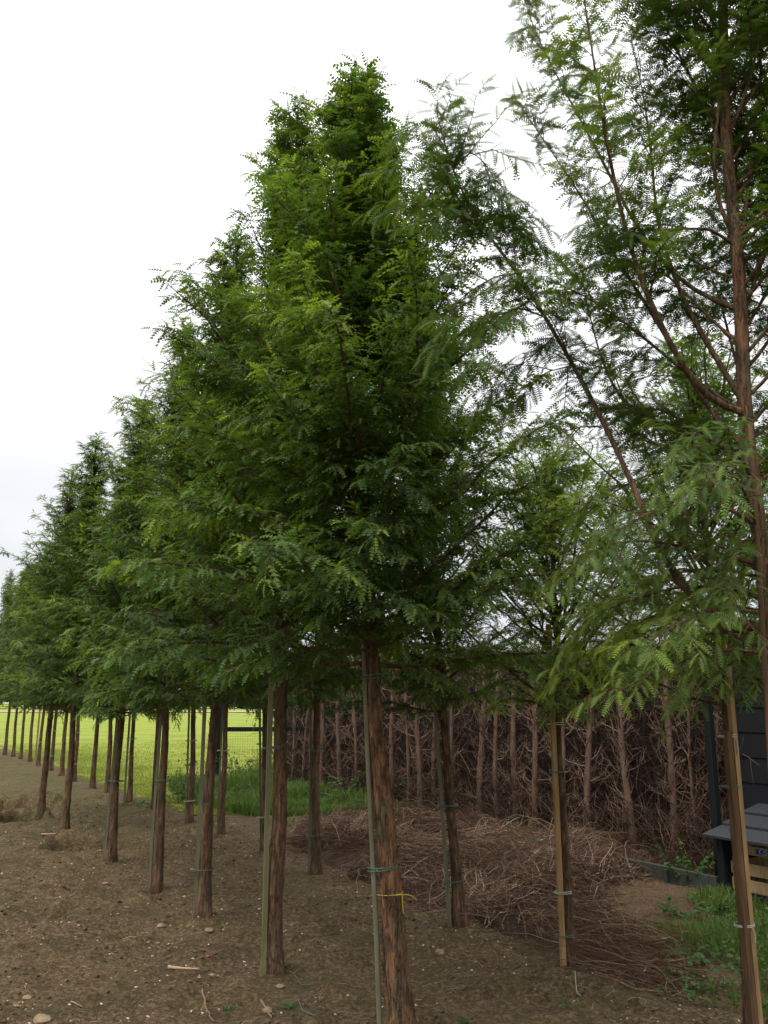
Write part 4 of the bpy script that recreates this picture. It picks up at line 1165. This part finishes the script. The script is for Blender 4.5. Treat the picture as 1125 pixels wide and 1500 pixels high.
def sm_meadow(n):
    a = 13.3 + 26 * rg.random(n * 2) ** 2.2; p = 4.25 + (rg.random(n * 2) ** 1.6) * 8
    k = ~((a < 17.8) & (p > 4.9)) & (p + .9 * (vnoise(a * 1.6, p * 1.6) - .5) > 4.5)
    a, p = a[k][:n], p[k][:n]; x, y = RP(a, p); return x, y, np.full(len(a), .9)
s = Soup(); v, p, t = blades(24000, sm_meadow, rg, (.02, .065), .010, .6); s.add(v, p, np.clip(t + .38, 0, 1))
link('meadow_grass', s.mesh('meadow_grass', MEADOW), kind='stuff', label='short bright meadow grass at the edge of the soil', category='grass')

def heartleaf():
    V = [(0, 0, 0), (.25, .42, .03), (.62, .34, .02), (1, 0, -.08), (.62, -.34, .02), (.25, -.42, .03), (.5, 0, -.03)]
    return np.array(V), np.array([(0, 6, 1), (1, 6, 2), (2, 6, 3), (3, 6, 4), (4, 6, 5), (5, 6, 0)])
HL = heartleaf()
def leafy(px, py, hgt, wid, nst, nl, size, lab, seed, z0=0., p_off=0, tall=.0):
    r = np.random.default_rng(seed)
    x, y = GP(px, py)
    zb0 = gz(x, y) + float(pile_h(*to_ap(x, y))) * .6 + z0
    o = empty('leafy_weed', lab, 'weed', (x, y, zb0), group=None)
    az = r.random(nst) * 6.283
    O = np.stack([np.cos(az), np.sin(az), 0 * az], 1) * wid * .25 * r.random((nst, 1))
    D = np.stack([np.cos(az) * wid, np.sin(az) * wid, hgt * r.uniform(.6, 1.1, nst)], 1)
    L = np.linalg.norm(D, axis=1)
    C = curly(r, O, norm(D), L, 7, .10, .12)
    v, p = tubes(C, np.linspace(1, .5, 7)[None] * np.full((nst, 1), .0022), 4)
    s = Soup(); s.add(v, p, .2); link('stems', s.mesh('stems', WEED), o)
    q = r.integers(0, nst, nl); t = r.uniform(.15, 1, nl) * 5.99; i = t.astype(int); f = (t - i)[:, None]
    Ol = C[q, i] * (1 - f) + C[q, i + 1] * f
    Dl = norm(np.stack([r.normal(0, 1, nl), r.normal(-.3, 1, nl), r.normal(-.1, .35, nl)], 1))
    v, ff = stamp(HL, Ol, Dl, norm(r.normal(0, .4, (nl, 3)) + [0, -.25, 1]), r.uniform(.6, 1.1, nl) * size)
    s = Soup(); s.add(v, [ff], np.repeat(np.clip(r.normal(.45, .2, nl), 0, 1), len(HL[0])))
    link('leaves', s.mesh('leaves', WEED), o, kind='stuff')
leafy(505, 1180, .75, .25, 7, 70, .085, 'climbing green weed on the dead hedge left of the foreground trunk', 1)
leafy(600, 1186, .60, .30, 9, 110, .095, 'broad-leaved green weed against the hedge right of the foreground trunk', 2)
leafy(592, 1235, .16, .14, 6, 34, .065, 'small green weed sprouting from the pile right of the foreground trunk', 3)
leafy(432, 1213, .16, .18, 7, 40, .055, 'small green weed at the left end of the brushwood pile', 4)
leafy(770, 1235, .30, .20, 7, 60, .045, 'green sprouts pushing through the brushwood left of the tan stake', 5)
leafy(800, 1270, .20, .22, 7, 55, .045, 'low green sprouts in the brushwood just left of the tan stake', 6)
leafy(1015, 1300, .40, .20, 14, 300, .040, 'tall leafy weed growing at the foot of the dark green post', 7)
leafy(1005, 1345, .18, .22, 10, 90, .045, 'leafy weed with fresh light leaves at the edge of the bare patch', 8)
leafy(1060, 1360, .16, .30, 14, 260, .035, 'clover-like weed patch in front of the slatted crate', 9)
leafy(950, 1250, .24, .20, 8, 90, .040, 'small dark weed on the edging board beside the brushwood crest', 10)
leafy(1040, 1420, .16, .25, 12, 160, .040, 'weed clump left of the brown sawn stake', 11)
leafy(418, 1478, .05, .06, 5, 16, .030, 'tiny green seedling on the soil near the bottom edge', 12)
leafy(327, 1465, .03, .06, 6, 16, .022, 'tiny green seedling left of the wavy grey stick', 13)
leafy(152, 1409, .02, .04, 4, 10, .020, 'tiny bright seedling on the bare soil at the lower left', 14)
leafy(835, 1482, .04, .06, 5, 18, .024, 'tiny seedling on the soil below the tan square stake', 15)
leafy(685, 1500, .04, .05, 5, 14, .024, 'tiny seedling at the bottom edge right of the foreground trunk', 16)
leafy(880, 1425, .06, .12, 7, 36, .028, 'low weed right of the tan square stake base', 17)
_wl = ['broad weed by the corner of the low store', 'low weed under the slatted crate', 'weed clump right of the sawn stakes', 'weed among the grass at the right picture edge, lower one',
       'small weed between the bare patch and the sawn stakes', 'spreading weed at the bottom right corner', 'dock-like weed left of the sawn stakes near the bottom']
for k, (px, py, h, w_, nl) in enumerate([(1048, 1335, .16, .2, 130), (1085, 1345, .14, .3, 170), (1118, 1400, .22, .2, 160), (1120, 1450, .16, .2, 120), (1000, 1400, .10, .2, 80), (1075, 1480, .10, .25, 110), (1010, 1455, .12, .2, 90)]):
    leafy(px, py, h, w_, 12, nl, .038, _wl[k], 70 + k)
for k, (px, py, h) in enumerate([(262, 1175, .55), (290, 1160, .75), (345, 1150, .75), (368, 1150, .65), (335, 1175, .45)]):
    leafy(px, py, h, .30, 16, 230, .055, ['bushy weed at the left end of the green verge', 'tall seeding weed beside the trunk with two pale ties', 'tall weed in front of the gate mesh', 'dense weed where verge meets the hedge end', 'leafy weed in the middle of the green verge'][k], 30 + k)
# green clover film by the meadow edge
for k, (px, py) in enumerate([(205, 1178), (215, 1183)]):
    leafy(px, py, .08, .35, 10, 80, .05, ['low clover patch at the soil edge behind the fourth trunk', 'second low clover patch at the soil edge by the fourth trunk'][k], 50 + k)

# ------------------------------------------------------------------ stones
def rock_mesh(seed, sub=2):
    import bmesh
    bm = bmesh.new(); bmesh.ops.create_icosphere(bm, subdivisions=sub, radius=1)
    r = random.Random(seed); cuts = [(Vector((r.gauss(0, 1), r.gauss(0, 1), r.gauss(0, 1))).normalized(), r.uniform(.55, .85)) for _ in range(9)]
    for v in bm.verts:
        for n_, d in cuts:
            q = v.co.dot(n_)
            if q > d: v.co -= n_ * (q - d) * .9
        v.co *= 1 + r.uniform(-.03, .03)
    V = np.array([v.co[:] for v in bm.verts]); Fc = np.array([[v.index for v in f.verts] for f in bm.faces]); bm.free()
    return V, Fc
sm = M('pale_sandy_stone')
_n = sm.noise(sm.coord(), 14, 5, .7)
sm.color(sm.ramp(_n, [(.3, (.13, .09, .05)), (.6, (.29, .215, .125))])); sm.bump(_n, .6, .01)
rk = [(60, 1497, .046, .6, 'large mossy yellow stone at the lower left corner', None), (153, 1294, .032, .5, 'pale sandy stone by the foot of the fifth trunk', None),
      (306, 1368, .036, .45, 'flat brown stone in front of the third trunk', None), (645, 1397, .042, .6, 'smooth reddish stone right of the foreground trunk', None),
      (236, 1359, .040, .5, 'tan stone lump between fourth and third trunks', None), (40, 1462, .028, .6, 'small pale stone at the lower left', None),
      (24, 1471, .025, .6, 'orange-brown stone above the corner stone', None), (392, 1487, .026, .7, 'brown stone beside the wavy grey stick', None),
      (258, 1386, .020, .6, 'small white stone below the third trunk', None), (304, 1402, .014, .8, 'small red brick chip on the soil left of the second trunk', 'red'),
      (310, 1430, .026, .5, 'flat buff stone left of the second trunk', None), (411, 1444, .028, .5, 'flat pale stone just below the second trunk', None),
      (232, 1379, .015, .8, 'white pebble below the fourth trunk', None), (428, 1357, .016, .9, 'round orange pebble right of the second trunk', None),
      (290, 1363, .0, .5, '', None), (160, 1315, .03, .5, '', None)]
redm = plain('red_brick_chip', (.40, .10, .05), .9)
for i, (px, py, r_, fl, lab, c) in enumerate(rk):
    if not lab or r_ <= 0: continue
    V, Fc = rock_mesh(100 + i); x, y = GP(px, py)
    V = V * np.array([r_ * 1.25, r_, r_ * fl])
    link('stone', make_mesh('stone', V, [Fc], redm if c else sm.m, smooth=False), loc=(x, y, gz(x, y) + r_ * fl * .35), rot=(0, 0, i * 1.3), label=lab, category='stone')
# countless pebbles and clods
def scatter(n, sampler, sizes, tpl_seeds, mat, name, label, cat, flat=.6, tintf=None, sub=1):
    s = Soup(); x, y, k = sampler(n); n = len(x)
    tp = [rock_mesh(q, sub) for q in tpl_seeds]
    which = rg.integers(0, len(tp), n)
    for w in range(len(tp)):
        m = which == w; nn = int(m.sum())
        sz = sizes[0] + (sizes[1] - sizes[0]) * rg.random(nn) ** 3.0
        sz = sz * k[m]
        z = ground_z(x[m], y[m])
        az = rg.random(nn) * 6.283
        Vt, Ft = tp[w]; Vt = Vt * np.array([1.2, .9, flat])
        v, f = stamp((Vt, Ft), np.stack([x[m], y[m], z + sz * .25], 1), np.stack([np.cos(az), np.sin(az), rg.normal(0, .2, nn)], 1), norm(np.stack([rg.normal(0, .2, nn), rg.normal(0, .2, nn), np.ones(nn)], 1)), sz)
        s.add(v, [f], np.repeat(rg.random(nn), len(Vt)))
    return link(name, s.mesh(name, mat), kind='stuff', label=label, category=cat)
pmat = M('mixed_pebbles'); pmat.color(pmat.ramp(pmat.attr(), [(0, (.13, .09, .055)), (.35, (.28, .20, .12)), (.7, (.46, .38, .26)), (1, (.66, .60, .48))]))
cmat = M('soil_clods'); _n = cmat.noise(cmat.geo(), 60, 5, .7)
cmat.color(cmat.mix(.5, cmat.ramp(cmat.attr(), [(0, (.055, .036, .019)), (.5, (.105, .072, .037)), (1, (.17, .122, .066))]), cmat.ramp(_n, [(.3, (.035, .023, .012)), (.7, (.15, .103, .055))]))); cmat.bump(_n, .8, .01)
def smg(n):
    d = 3.4 + 13 * rg.random(n * 2) ** 1.5; u = rg.uniform(-.50, .50, n * 2); x = u * d * 1.0; y = d
    a, p = to_ap(x, y)
    k = (p < 4.6) & (vnoise(x * 1.3 + 7, y * 1.3) > .22); x, y, d = x[k][:n], y[k][:n], d[k][:n]
    return x, y, np.clip(.8 + d * .03, .8, 1.3)
scatter(4400, smg, (.0020, .012), (1, 2, 3, 4), pmat.m, 'pebbles', 'pale pebbles strewn over the bare soil', 'pebbles')
scatter(6000, smg, (.003, .021), (5, 6, 7), cmat.m, 'soil_crumbs', 'crumbled lumps of brown soil', 'soil', .75)
# fine litter: bits of twig and dead sprays on the soil
def litter_soup(n, samp, L, r, rngx):
    x, y, k = samp(n); n = len(x); az = rngx.random(n) * 6.283
    O = np.stack([x, y, ground_z(x, y) + .004], 1); D = np.stack([np.cos(az), np.sin(az), rngx.normal(0, .06, n)], 1)
    C = curly(rngx, O, D, rngx.uniform(*L, n), 4, .2, 0)
    C[..., 2] = np.maximum(C[..., 2], ground_z(C[..., 0], C[..., 1]) + .002)
    v, p = tubes(C, np.linspace(1, .5, 4)[None] * rngx.uniform(*r, n)[:, None], 3)
    s = Soup(); s.add(v, p, np.repeat(np.clip(rngx.normal(.5, .28, n), 0, 1), 12)); return s
s = litter_soup(3600, smg, (.02, .11), (.0008, .0022), rg)
link('twig_litter', s.mesh('twig_litter', TWIG), kind='stuff', label='scraps of dead twig scattered over the bare soil', category='litter')
def smr(n):
    a = rg.uniform(3.0, 12.8, n * 2); p = rg.uniform(4.2, 6.7, n * 2); x, y = RP(a, p); return x[:n], y[:n], np.ones(n)
s = litter_soup(5500, smr, (.03, .13), (.0008, .0019), rg)
link('needle_litter', s.mesh('needle_litter', TWIG), kind='stuff', label='dead needle litter covering the ground around the brushwood', category='litter')
